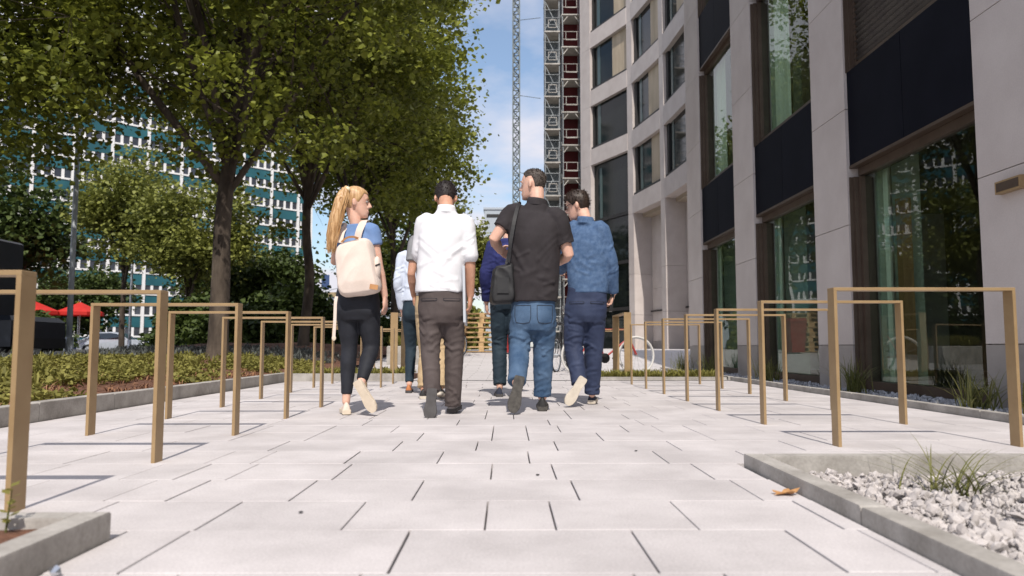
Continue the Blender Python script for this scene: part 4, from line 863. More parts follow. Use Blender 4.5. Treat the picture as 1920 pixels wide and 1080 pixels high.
# ================================================================== PEOPLE
def evaluate(mb, voxel, smooth=4, fac=0.5):
    "voxel-fuse the builder's shapes into one continuous smooth mesh"
    me = mb.mesh('tmp'); o = bpy.data.objects.new('tmp', me); COL.objects.link(o)
    r = o.modifiers.new('r', 'REMESH'); r.mode = 'VOXEL'; r.voxel_size = voxel; r.adaptivity = 0
    s = o.modifiers.new('s', 'SMOOTH'); s.factor = fac; s.iterations = smooth
    dg = bpy.context.evaluated_depsgraph_get(); out = bpy.data.meshes.new_from_object(o.evaluated_get(dg))
    bpy.data.objects.remove(o); bpy.data.meshes.remove(me); return out
def disp(me, fn):
    n = len(me.vertices); co_ = np.empty(n * 3); me.vertices.foreach_get('co', co_); nn = np.empty(n * 3); me.vertices.foreach_get('normal', nn)
    co_ = co_.reshape(-1, 3); nn = nn.reshape(-1, 3)
    d = np.array([fn(Vector(p)) for p in co_])
    me.vertices.foreach_set('co', (co_ + nn * d[:, None]).reshape(-1)); me.update()
def folds(amp, seed, fx=5.0, fz=17.0, mask=None):
    o = Vector((seed * 3.7, seed * 1.3, seed * 2.1))
    def f(p):
        q = Vector((p.x * fx, p.y * fx, p.z * fz + 2.0 * noise.noise(p * 3 + o))) + o
        a = 1 - abs(noise.noise(q)) * 2.6; b = noise.noise(p * 9 + o) * 0.35
        k = mask(p) if mask else 1
        return amp * k * (a * 0.8 + b - 0.45)
    return f
def crease(me, lines):
    "raise soft cloth ridges along 3-D polylines: (points, amplitude, width)"
    n = len(me.vertices); co_ = np.empty(n * 3); me.vertices.foreach_get('co', co_); nn = np.empty(n * 3); me.vertices.foreach_get('normal', nn)
    co_ = co_.reshape(-1, 3); nn = nn.reshape(-1, 3); tot = np.zeros(n)
    for pts, amp, w_ in lines:
        best = np.full(n, 9.0)
        for a, b in zip(pts[:-1], pts[1:]):
            a = np.array(a); ab = np.array(b) - a; t = np.clip(((co_ - a) @ ab) / max(ab @ ab, 1e-9), 0, 1); best = np.minimum(best, np.linalg.norm(co_ - a - t[:, None] * ab, axis=1))
        tot += amp * (np.exp(-(best / w_) ** 2) - 0.55 * np.exp(-(best / (2.4 * w_)) ** 2))
    me.vertices.foreach_set('co', (co_ + nn * np.clip(tot, -0.012, 0.016)[:, None]).reshape(-1)); me.update()
def arc(c, rt, bk, r, ph0, ph1, z0, z1, ax=None):
    "arc round a limb: angles measured from the back, rising from z0 to z1"
    ax = ax or Vector((0, 0, 1)); out = []
    for i in range(5):
        u = i / 4; ph = ph0 + (ph1 - ph0) * u; out.append(c + (rt * math.sin(ph) + bk * math.cos(ph)) * r + ax * (z0 + (z1 - z0) * u + 0.012 * math.sin(u * 3.14)))
    return out
def leg_creases(J, tr, rt, bk, seed, amt):
    r_ = random.Random(seed * 7 + 1); L = []
    for s in 'LR':
        hp, kn, an = J['hip' + s], J['kn' + s], J['an' + s]; end = kn.lerp(an, tr['len']); q = tr['r']
        def add(c, r, n, dz, a0, w0):
            for i in range(n):
                m_ = r_.uniform(-1.1, 1.1); half = r_.uniform(0.35, 0.95); t_ = r_.uniform(-0.035, 0.035); z = (i + 0.5) / n * 2 * dz - dz + r_.uniform(-0.012, 0.012)
                L.append((arc(c, rt, bk, r, m_ - half, m_ + half, z - t_, z + t_), a0 * amt * r_.uniform(0.6, 1.2), w0 * r_.uniform(0.8, 1.3)))
        add(kn, q[3], 7, 0.12, 0.013, 0.012); add(kn.lerp(end, 0.5), q[4] * 0.95, 3, 0.08, 0.008, 0.013); add(end + Vector((0, 0, 0.06)), q[5], 5, 0.055, 0.013, 0.010)
        add(hp.lerp(kn, 0.25), q[1], 3, 0.05, 0.012, 0.013); add(hp.lerp(kn, 0.6), q[2], 2, 0.08, 0.007, 0.015)
    return L
def shirt_creases(J, sh, rs_, bk, hem, mid, seed, amt):
    r_ = random.Random(seed * 5 + 2); L = []; sec = sh['sec']
    def surf(f, u):      # f height 0..1, u -1..1 across the back
        for (f0, a0, d0), (f1, a1, d1) in zip(sec[:-1], sec[1:]):
            if f0 <= f <= f1: k = (f - f0) / (f1 - f0); a, d = a0 + (a1 - a0) * k, d0 + (d1 - d0) * k; break
        else: a, d = sec[0][1:]
        return hem.lerp(mid, f) + rs_ * a * u + bk * d * (max(0, 1 - abs(u) ** 2.35)) ** (1 / 2.35)
    for i in range(9):   # slanting folds over the small of the back
        f = r_.uniform(0.04, 0.5); u = r_.uniform(-0.85, 0.6); w_ = r_.uniform(0.2, 0.6); df = r_.uniform(-0.09, 0.09)
        L.append(([surf(min(max(f + df * k / 4, 0.01), 0.95), u + w_ * k / 4) for k in range(5)], 0.012 * amt * r_.uniform(0.5, 1.2), 0.014 * r_.uniform(0.8, 1.5)))
    for s in (-1, 1):    # folds running in from the armpits
        for i in range(4):
            f0 = r_.uniform(0.62, 0.82); f1 = f0 - r_.uniform(0.08, 0.35); u1 = r_.uniform(0.1, 0.5)
            L.append(([surf(f0 + (f1 - f0) * k / 4, s * (0.9 + (u1 - 0.9) * k / 4)) for k in range(5)], 0.008 * amt * r_.uniform(0.4, 1.1), 0.018))
    for s in 'LR':
        S_, E_, W_ = J['sh' + s], J['el' + s], J['wr' + s]; ax = (E_ - S_).normalized(); side = ax.cross(bk).normalized(); b2 = side.cross(ax) * -1
        for i in range(6):
            f = r_.uniform(0.35, 1.0) if i < 4 else 1.0; c = S_.lerp(E_, f) if i < 4 else E_.lerp(W_, r_.uniform(0.1, 0.7)); m_ = r_.uniform(-1, 1); hf = r_.uniform(0.4, 1.0)
            L.append((arc(c, side, bk, 0.064, m_ - hf, m_ + hf, -0.025, 0.025, ax), 0.010 * amt, 0.012))
    return L
def put(me, root):
    me.transform(Matrix.Translation(-root.location)); return me
def secs(mb, ss, n=22, e=2.3):
    "loft of super-ellipse sections (centre, right, forward, a, b)"
    rs = []
    for c, rx, fy, a, b in ss:
        ring = []
        for k in range(n):
            th = 2 * math.pi * k / n; cs, sn = math.cos(th), math.sin(th)
            ring.append(Vector(c) + rx * a * math.copysign(abs(cs) ** (2 / e), cs) + fy * b * math.copysign(abs(sn) ** (2 / e), sn))
        rs.append(ring)
    return mb.rings(rs)
def hand(mb, wrist, d, pn, side, curl=0.35, s=1.0, spread=0.06):
    "palm and five fingers: d along the hand, pn palm normal (fingers curl towards it), side: direction of the thumb"
    d = d.normalized(); pn = (pn - d * pn.dot(d)).normalized(); sd = (side - d * side.dot(d)); sd = (sd - pn * sd.dot(pn)).normalized()
    W = Vector(wrist)
    secs(mb, [(W - d * 0.01 * s, sd, pn, 0.026 * s, 0.019 * s), (W + d * 0.03 * s, sd, pn, 0.034 * s, 0.017 * s), (W + d * 0.065 * s, sd, pn, 0.041 * s, 0.0155 * s), (W + d * 0.092 * s, sd, pn, 0.038 * s, 0.012 * s)], 14, 2.4)
    for k, (off, ln) in enumerate(((0.030, 0.072), (0.0105, 0.080), (-0.010, 0.074), (-0.029, 0.058))):
        p = W + (d * 0.085 + sd * off) * s; pts = [p]; ang_ = curl * (0.7 + 0.12 * k); q = 0
        for seg in (0.42, 0.33, 0.25):
            q += ang_; p = p + (d * math.cos(q) + pn * math.sin(q) + sd * spread * off / 0.03).normalized() * ln * seg * s * 1.0; pts.append(p)
        mb.tube(pts, [0.0092 * s, 0.0088 * s, 0.0082 * s, 0.006 * s], 8)
    p = W + (d * 0.022 + sd * 0.028) * s
    mb.tube([p, p + (d * 0.026 + sd * 0.024 + pn * 0.012) * s, p + (d * 0.056 + sd * 0.032 + pn * 0.022) * s, p + (d * 0.074 + sd * 0.030 + pn * 0.028) * s], [0.014 * s, 0.0115 * s, 0.0098 * s, 0.0075 * s], 8)
HEAD = [(-0.121, 0.022, 0.078, 0.028), (-0.112, 0.036, 0.092, 0.012), (-0.095, 0.046, 0.098, -0.012), (-0.072, 0.055, 0.099, -0.045), (-0.045, 0.064, 0.096, -0.074), (-0.012, 0.0705, 0.091, -0.092), (0.012, 0.073, 0.094, -0.099), (0.04, 0.075, 0.097, -0.102), (0.065, 0.072, 0.089, -0.098), (0.09, 0.060, 0.070, -0.082), (0.107, 0.042, 0.046, -0.058), (0.117, 0.020, 0.02, -0.03), (0.12, 0.004, 0.0, -0.01)]
def head_at(th, z):
    "outer head surface: th angle from forward"
    for (z0, w0, f0, b0), (z1, w1, f1, b1) in zip(HEAD[:-1], HEAD[1:]):
        if z0 <= z <= z1:
            k = (z - z0) / (z1 - z0); w_, f_, b_ = w0 + (w1 - w0) * k, f0 + (f1 - f0) * k, b0 + (b1 - b0) * k; break
    else: w_, f_, b_ = HEAD[-1][1:]
    c = (f_ + b_) / 2; h = (f_ - b_) / 2
    return Vector((w_ * math.sin(th), c + h * math.cos(th), z))
def head(mb, c, M, s=1.0):
    T = lambda v: Vector(c) + M @ (Vector(v) * s)
    rs = []
    for z, *_ in HEAD: rs.append([T(head_at(-2 * math.pi * k / 28 , z)) for k in range(28)])
    mb.rings(rs)
    mb.tube([T((0, 0.090, 0.022)), T((0, 0.106, -0.012)), T((0, 0.117, -0.036))], [0.008 * s, 0.0105 * s, 0.0135 * s], 10)
    mb.ell(T((0.013, 0.098, -0.038)), (0.010 * s,) * 3, 8, 6); mb.ell(T((-0.013, 0.098, -0.038)), (0.010 * s,) * 3, 8, 6)
    mb.ell(T((0, 0.096, -0.066)), (0.026 * s, 0.010 * s, 0.006 * s), 10, 6, M); mb.ell(T((0, 0.094, -0.077)), (0.023 * s, 0.011 * s, 0.007 * s), 10, 6, M)
    mb.ell(T((0, 0.086, -0.106)), (0.022 * s, 0.016 * s, 0.013 * s), 10, 6, M)
    for sd in (-1, 1):
        mb.ell(T((sd * 0.032, 0.085, 0.022)), (0.026 * s, 0.010 * s, 0.008 * s), 10, 6, M)
        E = M @ Matrix.Rotation(sd * 0.35, 3, 'Z'); mb.ell(T((sd * 0.078, -0.008, -0.014)), (0.009 * s, 0.02 * s, 0.033 * s), 10, 8, E)
    return T
def cap_hair(T, th_lim, thick, seed, tuftn=0.0, n=40, m=16, part=0):
    "hair shell over the skull: th_lim(th) lower hairline height at an angle"
    mb = MB(); rs = []; o = Vector((seed, 0, 0))
    for j in range(m + 1):
        ring = []
        for i in range(n):
            th = 2 * math.pi * i / n; a = th if th <= math.pi else 2 * math.pi - th; z0 = th_lim(a)
            u = j / m; z = z0 + (0.1195 - z0) * (math.sin(u * math.pi / 2)) if j else z0
            p = head_at(th, max(-0.118, min(z, 0.1199))); nrm = Vector((p.x, p.y * 0.8, p.z * 0.9 + 0.01)).normalized()
            tk = (-0.003 if j == 0 else thick * (0.5 if j == 1 else 1.0) * (0.75 + 0.35 * u)) + tuftn * noise.noise(Vector((p.x * 45, p.y * 45, p.z * 28)) + o) * (1 if j else 0) * (0.5 + u)
            ring.append(T(p + nrm * tk))
        rs.append(ring)
    mb.rings(rs); return mb
def shoe(root, heel, toe, up, wd, hgt, mu, ms, sole_t=0.022, high=0.0):
    heel = Vector(heel); toe = Vector(toe); f = (toe - heel); L = f.length; f.normalize(); u = Vector(up); u = (u - f * u.dot(f)).normalized(); r = f.cross(u)
    prof = [(-0.02, 0.55), (0.0, 0.72), (0.06, 0.80), (0.22, 0.78), (0.42, 0.74), (0.6, 0.92), (0.75, 1.0), (0.88, 0.88), (0.96, 0.62), (1.0, 0.35)]
    so_ = MB(); n = len(prof)
    def outline(off, k): return [heel + f * (L * t) + r * (wd * q * k) + u * off for t, q in prof] + [heel + f * (L * t) - r * (wd * q * k) + u * off for t, q in reversed(prof)]
    so_.rings([outline(0.0, 0.94), outline(0.004, 1.0), outline(sole_t, 1.0), outline(sole_t + 0.003, 0.95)])
    up_ = MB(); hs = [(-0.015, 0.5, 0.55), (0.02, 0.72, 0.95 + high), (0.12, 0.78, 1.0 + high), (0.25, 0.76, 1.0 + high * 0.8), (0.40, 0.72, 0.86), (0.58, 0.86, 0.62), (0.75, 0.95, 0.5), (0.9, 0.82, 0.42), (0.98, 0.5, 0.3)]
    rs = []
    for t, q, h in hs:
        c = heel + f * (L * t) + u * (sole_t * 0.6); H = hgt * h; W = wd * q * 0.97; ring = []
        for k in range(14):
            a = math.pi * k / 13; top = 0.55 if t < 0.35 else 1.0
            x = math.cos(a); z = max(0.0, math.sin(a)) ** 0.75
            ring.append(c + r * (W * x * (1 - (1 - top) * z * 0.75)) + u * (H * z))
        rs.append(ring)
    up_.rings(rs)
    o = link('shoe', put(evaluate(up_, 0.006, 3), root), mu, root, True)
    so_.build('sole', ms, o); return o
def person(spec):
    J = spec['J']; root = thing('person', spec['label'], 'person', (J['pel'].x, J['pel'].y, 0), 0, 'people walking away along the paving')
    SK = spec['skin']; k = spec.get('k', 1.0)
    rt = (J['hipR'] - J['hipL']); rt.z *= 0.3; rt.normalize(); rs_ = (J['shR'] - J['shL']).normalized(); fw = Vector((0, 0, 1)).cross(rt).normalized(); fs = Vector((0, 0, 1)).cross(rs_).normalized()
    # ---- body: one continuous skin surface
    b = MB(); M = spec['headM']; T = head(b, J['head'], M, spec.get('hs', 1.0))
    nb = J['neck']; jaw = T((0, -0.028, -0.05))
    b.tube([nb - Vector((0, 0, 0.05)), nb, nb.lerp(jaw, 0.5), jaw, T((0, -0.03, 0))], [0.04 * k, 0.052 * k, 0.055 * k, 0.056 * k, 0.045 * k], 14, sub=3)
    mid = (J['shL'] + J['shR']) / 2; pel = J['pel']
    secs(b, [(pel - Vector((0, 0, 0.08)), rt, fw, 0.13 * k, 0.09 * k), (pel, rt, fw, 0.145 * k, 0.10 * k), (pel.lerp(mid, 0.35), rt, fw, 0.12 * k, 0.085 * k), (pel.lerp(mid, 0.7), rs_, fs, 0.14 * k, 0.095 * k), (mid - Vector((0, 0, 0.04)), rs_, fs, 0.14 * k, 0.065 * k), (nb - Vector((0, 0, 0.03)), rs_, fs, 0.05 * k, 0.045 * k)])
    for s in 'LR':
        b.tube([J['sh' + s], J['el' + s], J['wr' + s]], [0.046 * k, 0.039 * k, 0.027 * k], 12) if spec.get('thin') else b.tube([J['sh' + s], J['sh' + s].lerp(J['el' + s], 0.5), J['el' + s], J['el' + s].lerp(J['wr' + s], 0.3), J['wr' + s]], [0.05 * k, 0.049 * k, 0.041 * k, 0.043 * k, 0.029 * k], 12)
        h = spec['hand' + s]; hand(b, J['wr' + s], h[0], h[1], h[2], h[3] if len(h) > 3 else 0.35, spec.get('hk', 1.0))
        b.tube([J['hip' + s], J['kn' + s], J['an' + s]], [0.072 * k, 0.048 * k, 0.036 * k], 12)
        b.tube([J['kn' + s].lerp(J['an' + s], 0.15), J['kn' + s].lerp(J['an' + s], 0.35), J['an' + s]], [0.046 * k, 0.05 * k, 0.036 * k], 12)
        b.ell(J['an' + s], (0.036 * k, 0.04 * k, 0.045 * k), 10, 8)
    me = evaluate(b, spec.get('voxel', 0.0062), 3); link('body', put(me, root), SK, root, True)
    for sd in (-1, 1):
        MB().ell(T((sd * 0.031, 0.084, 0.004)), (0.0125, 0.010, 0.008), 10, 6, M).build('eye', m_eye, root, smooth=True)
        MB().tube([T((sd * 0.014, 0.098, 0.026)), T((sd * 0.034, 0.095, 0.032)), T((sd * 0.052, 0.078, 0.026))], [0.004, 0.0045, 0.002], 6).build('eyebrow', spec['hairm'], root)
    # ---- trousers
    t = MB(); tr = spec['tr']; wz = J['waist']
    secs(t, [(wz + Vector((0, 0, 0.015)), rt, fw, tr['waist'][0], tr['waist'][1]), (wz.lerp(pel, 0.55), rt, fw, tr['hip'][0] * 0.95, tr['hip'][1] * 0.96), (pel, rt, fw, tr['hip'][0], tr['hip'][1]), (pel - Vector((0, 0, 0.07)), rt, fw, tr['hip'][0] * 0.98, tr['hip'][1] * 0.97), (pel - Vector((0, 0, 0.13)), rt, fw, tr['hip'][0] * 0.86, tr['hip'][1] * 0.8)], 26, 2.3)
    for s in 'LR':
        hp, kn, an = J['hip' + s], J['kn' + s], J['an' + s]; end = kn.lerp(an, tr['len'])
        q = tr['r']
        t.tube([hp, hp.lerp(kn, 0.22), hp.lerp(kn, 0.6), kn, kn.lerp(end, 0.35), kn.lerp(end, 0.75), end], q, 18, sub=3)
        bk = -fw; t.ell(hp + bk * tr['hip'][1] * 0.38 - Vector((0, 0, 0.035)), (tr['r'][0] * 0.86, tr['r'][0] * 0.72, tr['r'][0] * 1.05), 12, 8)
    me = evaluate(t, 0.0085, 5)
    zk = (J['knL'].z + J['knR'].z) / 2; ze = min(J['anL'].z, J['anR'].z)
    mask = lambda p: tr['fold'] * (0.25 + math.exp(-((p.z - zk) / 0.16) ** 2) + 0.9 * math.exp(-((p.z - ze - 0.08) / 0.1) ** 2) + 0.55 * math.exp(-((p.z - J['pel'].z + 0.12) / 0.1) ** 2))
    disp(me, folds(0.0035 * min(1, tr['fold'] + 0.2), spec['seed'], 5.0, 9.0))
    crease(me, leg_creases(J, tr, rt, -fw, spec['seed'], tr['fold']))
    if tr.get('pocket'):
        from mathutils.bvhtree import BVHTree
        bv = BVHTree.FromPolygons([v.co.copy() for v in me.vertices], [tuple(p.vertices) for p in me.polygons])
        for sd in (-1, 1):
            pc = pel + rt * sd * tr['hip'][0] * 0.47 + Vector((0, 0, tr['pocket'][2])); pw, ph = tr['pocket'][:2]
            g_ = []; N_ = 7
            for j in range(N_):
                for i in range(N_):
                    u = i / (N_ - 1) * 2 - 1; v = j / (N_ - 1) * 2 - 1; taper = 1.0 if v > -0.5 else 1 - (-v - 0.5) * 0.35 * abs(u)
                    q = pc + rt * u * pw * taper + Vector((0, 0, v * ph * (1 if v > -0.9 else 1 + 0.12 * (1 - abs(u)))))
                    hit = bv.ray_cast(q - fw * 0.6, fw)
                    p_ = hit[0] if hit[0] is not None else q - fw * 0.1
                    edge = i in (0, N_ - 1) or j in (0, N_ - 1)
                    g_.append(p_ - fw * (0.0005 if edge else 0.005))
            pk = MB(); pk.add(g_, [(j * N_ + i, j * N_ + i + 1, (j + 1) * N_ + i + 1, (j + 1) * N_ + i) for j in range(N_ - 1) for i in range(N_ - 1)])
            po = pk.build('pocket', tr['m'], root, smooth=True)
            ol = [g_[i] for i in range(N_)] + [g_[j * N_ + N_ - 1] for j in range(1, N_)] + [g_[(N_ - 1) * N_ + i] for i in reversed(range(N_ - 1))] + [g_[j * N_] for j in reversed(range(N_ - 1))]
            MB().tube([p_ - fw * 0.001 for p_ in ol], 0.0024, 5).build('seam', tr['seam'], po)
    link('trousers', put(me, root), tr['m'], root, True)
    # ---- shirt
    s_ = MB(); sh = spec['shirt']; hem = J['hem']
    up = Vector((0, 0, 1)); zt = mid
    L = []
    for fz, a, d in sh['sec']:      # fz: 0 at hem, 1 at shoulder line
        c = hem.lerp(mid, fz); rr = rt.lerp(rs_, max(0, min(1, fz))).normalized(); ff = up.cross(rr).normalized(); L.append((c + fs * 0.0, rr, ff, a, d))
    L.append((nb + Vector((0, 0, -0.035)), rs_, fs, sh['neck'] * 1.35, sh['neck'] * 1.1)); L.append((nb + Vector((0, 0, sh.get('collar', 0.0))), rs_, fs, sh['neck'], sh['neck'] * 0.95))
    secs(s_, L, 28, 2.35)
    for s in 'LR':
        S_, E_, W_ = J['sh' + s], J['el' + s], J['wr' + s]; inn = S_.lerp(mid, 0.32) + Vector((0, 0, 0.0))
        q = sh['sl' + s] if 'sl' + s in sh else sh['sl']; r0 = sh['ar']
        pts = [inn, S_, S_.lerp(E_, 0.5), E_, E_.lerp(W_, 0.5), W_]
        if q < 1: pts = [inn, S_, S_.lerp(E_, q * 0.55), S_.lerp(E_, q)]; rr = [r0[0], r0[1], r0[2], r0[3]]
        elif q < 2: W2 = E_.lerp(W_, q - 1); pts = [inn, S_, S_.lerp(E_, 0.5), E_, E_.lerp(W2, 0.5), W2]; rr = r0
        s_.tube(pts, rr, 16, sub=3)
    me = evaluate(s_, 0.0085, 5)
    disp(me, folds(0.004, spec['seed'] + 5, 5.0, 6.0)); crease(me, shirt_creases(J, sh, rs_, -fs, hem, mid, spec['seed'], sh.get('fold', 0.01) / 0.01))
    link('shirt', put(me, root), sh['m'], root, True)
    if sh.get('cuff'):
        for s, fq in sh['cuff']:
            E_, W_ = J['el' + s], J['wr' + s]; MB().tube([E_.lerp(W_, fq - 0.10), E_.lerp(W_, fq), ], [r0[-1] * 1.14, r0[-1] * 1.1], 16).build('cuff', sh['m'], root, smooth=True)
    if sh.get('collarband'):
        rr = []
        for kz, sc_ in ((-0.035, 1.20), (0.005, 1.10), (0.022, 1.02), (0.018, 0.94)): rr.append([nb + Vector((0, 0, kz)) + rs_ * sh['neck'] * sc_ * math.cos(2 * math.pi * q / 22) + fs * sh['neck'] * sc_ * 0.95 * math.sin(2 * math.pi * q / 22) for q in range(22)])
        MB().rings(rr, cap=False).build('collar', sh['m'], root, smooth=True)
    # ---- shoes
    for s in 'LR':
        q = spec['shoe' + s]; shoe(root, q[0], q[1], q[2], spec['sw'], spec['shh'], spec['mu'], spec['ms'], spec.get('st', 0.024), spec.get('high', 0))
    # ---- hair
    spec['hair'](root, T, M, spec)
    return root, T
def skin(n, c1, c2):
    m = mat(n, c1, c2, 0.55, scale=20, spec=0.35); b = m.node_tree.nodes['Principled BSDF']; b.inputs['Subsurface Weight'].default_value = 0.12; b.inputs['Subsurface Radius'].default_value = (0.012, 0.005, 0.003); b.inputs['Subsurface Scale'].default_value = 0.6; return m
sk_fair = skin('fair_skin', (0.62, 0.37, 0.28), (0.70, 0.43, 0.33)); sk_tan = skin('tan_skin', (0.48, 0.25, 0.165), (0.58, 0.32, 0.22))
m_darkseam = mat('dark_seam', (0.02, 0.022, 0.03), rough=0.9)
m_eye = mat('eye', (0.30, 0.28, 0.26), (0.5, 0.48, 0.46), 0.2)
m_blond = mat('blond_hair', (0.36, 0.19, 0.075), (0.66, 0.43, 0.22), 0.45, scale=70, stretch=(1, 1, 0.12), spec=0.5, bump=0.003, bscale=140)
m_brownhair = mat('brown_hair', (0.022, 0.014, 0.010), (0.05, 0.03, 0.02), 0.5, scale=60, stretch=(1, 1, 0.2), spec=0.45, bump=0.003, bscale=120)
m_darkhair = mat('dark_hair', (0.010, 0.008, 0.008), (0.03, 0.02, 0.018), 0.55, scale=80, bump=0.003, bscale=150)
m_greyhair = mat('greying_hair', (0.03, 0.022, 0.018), (0.10, 0.08, 0.068), 0.6, scale=45, bump=0.003, bscale=150)
def short_hair(back=-0.075, side=-0.005, front=0.068, thick=0.012, tn=0.006):
    def hl(a):
        if a < 0.75: return front
        if a < 1.35: return front + (side - front) * (a - 0.75) / 0.6
        if a < 1.75: return side + 0.018
        if a < 2.2: return side + 0.018 + (back - side - 0.018) * (a - 1.75) / 0.45
        return back
    def f(root, T, M, spec): 
        cap_hair(T, hl, thick, spec['seed'], tn).build('hair', spec['hairm'], root, smooth=True)
        # short tufts so the outline is not smooth
        r_ = random.Random(spec['seed']); mb = MB()
        for i in range(520):
            th = r_.uniform(0, 6.283); a = th if th <= math.pi else 2 * math.pi - th; z0 = hl(a); z = z0 + (0.118 - z0) * r_.random() ** 0.6
            p = head_at(th, min(z, 0.1195)); nrm = Vector((p.x, p.y * 0.8, p.z * 0.9)).normalized(); d = (nrm + Vector((r_.gauss(0, 0.5), r_.gauss(-0.2, 0.5), r_.gauss(0.1, 0.4)))).normalized()
            b0 = p + nrm * thick * 0.7; mb.tube([T(b0), T(b0 + d * (thick * 0.6 + tn * 1.6) * r_.uniform(0.5, 1.3))], [0.0035, 0.0008], 4)
        mb.build('hair_tufts', spec['hairm'], root)['kind'] = 'stuff'
    return f
def Rz(a): return Matrix.Rotation(R(a), 3, 'Z')
def headM(yaw, pitch=0, roll=0): return Rz(yaw) @ Matrix.Rotation(R(pitch), 3, 'X') @ Matrix.Rotation(R(roll), 3, 'Y')
UPV = Vector((0, 0, 1)); FW = Vector((0, 1, 0)); RT = Vector((1, 0, 0))
def denim(n, c1, c2, sc_=9): return mat(n, c1, c2, 0.85, scale=sc_, detail=6, fine=0.10, fscale=260, bump=0.0006, bscale=400, spec=0.2, spread=(0.3, 0.7))
# ------------------------------------------------------------------ woman with backpack
Y = 5.62
J = dict(head=P(667.5, 380, Y + 0.02), neck=P(667, 421, Y - 0.0), shL=P(638, 439, Y + 0.03), shR=P(697, 433, Y - 0.03), elL=P(628, 492, Y + 0.10), wrL=P(645, 482, Y + 0.30), elR=P(710, 499, Y - 0.02), wrR=P(722, 557, Y + 0.02),
         pel=P(671, 569, Y), waist=P(669, 531, Y), hem=P(669, 548, Y), hipL=P(652, 573, Y), hipR=P(690, 573, Y), knL=P(655, 650, Y + 0.03), anL=P(649, 752, Y - 0.01), knR=P(696, 652, Y + 0.02), anR=P(676, 722, Y - 0.16))
hl_w = lambda a: 0.062 if a < 0.8 else (0.062 + (-0.02 - 0.062) * min(1, (a - 0.8) / 0.5) if a < 1.75 else -0.02 - 0.05 * min(1, (a - 1.75) / 0.5))
def hair_w(root, T, M, spec):
    cap_hair(T, hl_w, 0.012, 3, 0.004).build('hair', m_blond, root, smooth=True)
    r_ = random.Random(4); tie = T((0, -0.085, 0.098)); 
    top = P(648, 357, Y - 0.06)
    path = [top, P(640, 372, Y - 0.10), P(632, 405, Y - 0.12), P(625, 440, Y - 0.13), P(621, 466, Y - 0.135)]
    pt = MB(); pt.tube([T((0, -0.07, 0.09))] + path, [0.03, 0.028, 0.042, 0.048, 0.038, 0.012], 14, sub=5)
    me = evaluate(pt, 0.006, 3); disp(me, lambda p: 0.010 * noise.noise(Vector((p.x * 60, p.y * 60, p.z * 5)))); link('ponytail', put(me, root), m_blond, root, True)
    st = MB()
    for i in range(150):
        a = r_.uniform(0, 6.283); k_ = r_.uniform(0.5, 1.15); pts = []
        for q, (p_, w_) in enumerate(zip(path, (0.024, 0.040, 0.046, 0.040, 0.026))): pts.append(p_ + Vector((math.cos(a) * w_ * k_, math.sin(a) * w_ * k_ * 0.8, 0)) + Vector((r_.gauss(0, 0.006), r_.gauss(0, 0.006), (-0.04 * r_.random() if q == 4 else 0))))
        st.tube(pts, [0.002, 0.003, 0.003, 0.0025, 0.0008], 4, sub=2)
    st.build('hair_strands', m_blond, root)['kind'] = 'stuff'
    MB().ell(P(652, 355, Y - 0.06), (0.02, 0.025, 0.022), 10, 8).build('hair_tie', mat('cream_tie', (0.8, 0.72, 0.5)), root, smooth=True)
m_tee = mat('blue_tee', (0.13, 0.22, 0.42), (0.18, 0.28, 0.5), 0.9, scale=8, fine=0.06)
m_legg = mat('black_leggings', (0.008, 0.009, 0.014), (0.016, 0.018, 0.026), 0.75, scale=10)
m_canvas_shoe = mat('cream_canvas', (0.66, 0.54, 0.45), (0.74, 0.62, 0.53), 0.9, scale=20); m_sole_c = mat('cream_sole', (0.58, 0.49, 0.38), (0.68, 0.58, 0.46), 0.8, scale=15)
person(dict(label='person with blond ponytail, blue T-shirt and black leggings carrying a cream backpack', J=J, skin=sk_fair, k=0.84, hk=0.9, hs=0.97, headM=headM(-82, -2, -4), seed=1, hairm=m_blond, hair=hair_w,
    handR=(Vector((0.02, 0.05, -1)), Vector((-1, 0.3, 0)), Vector((0.1, 1, 0)), 0.3), handL=(Vector((0.4, 0.3, 0.9)), Vector((0, -1, 0)), Vector((1, 0, 0)), 0.7),
    tr=dict(waist=(0.128, 0.098), hip=(0.168, 0.118), r=[0.088, 0.090, 0.078, 0.061, 0.061, 0.048, 0.040], len=0.88, fold=0.12, m=m_legg),
    shirt=dict(m=m_tee, sec=[(0, 0.15, 0.105), (0.25, 0.132, 0.10), (0.55, 0.135, 0.10), (0.8, 0.15, 0.105), (0.93, 0.15, 0.09), (1.0, 0.125, 0.075)], neck=0.062, sl=0.42, ar=[0.06, 0.064, 0.064, 0.062], fold=0.007),
    shoeL=(P(650, 777, 5.52), P(646, 772, 5.75), UPV), shoeR=(P(668, 716, 5.40), P(701, 773, 5.43), Vector((0.1, 0.95, 0.3))), sw=0.042, shh=0.07, mu=m_canvas_shoe, ms=m_sole_c, st=0.028))
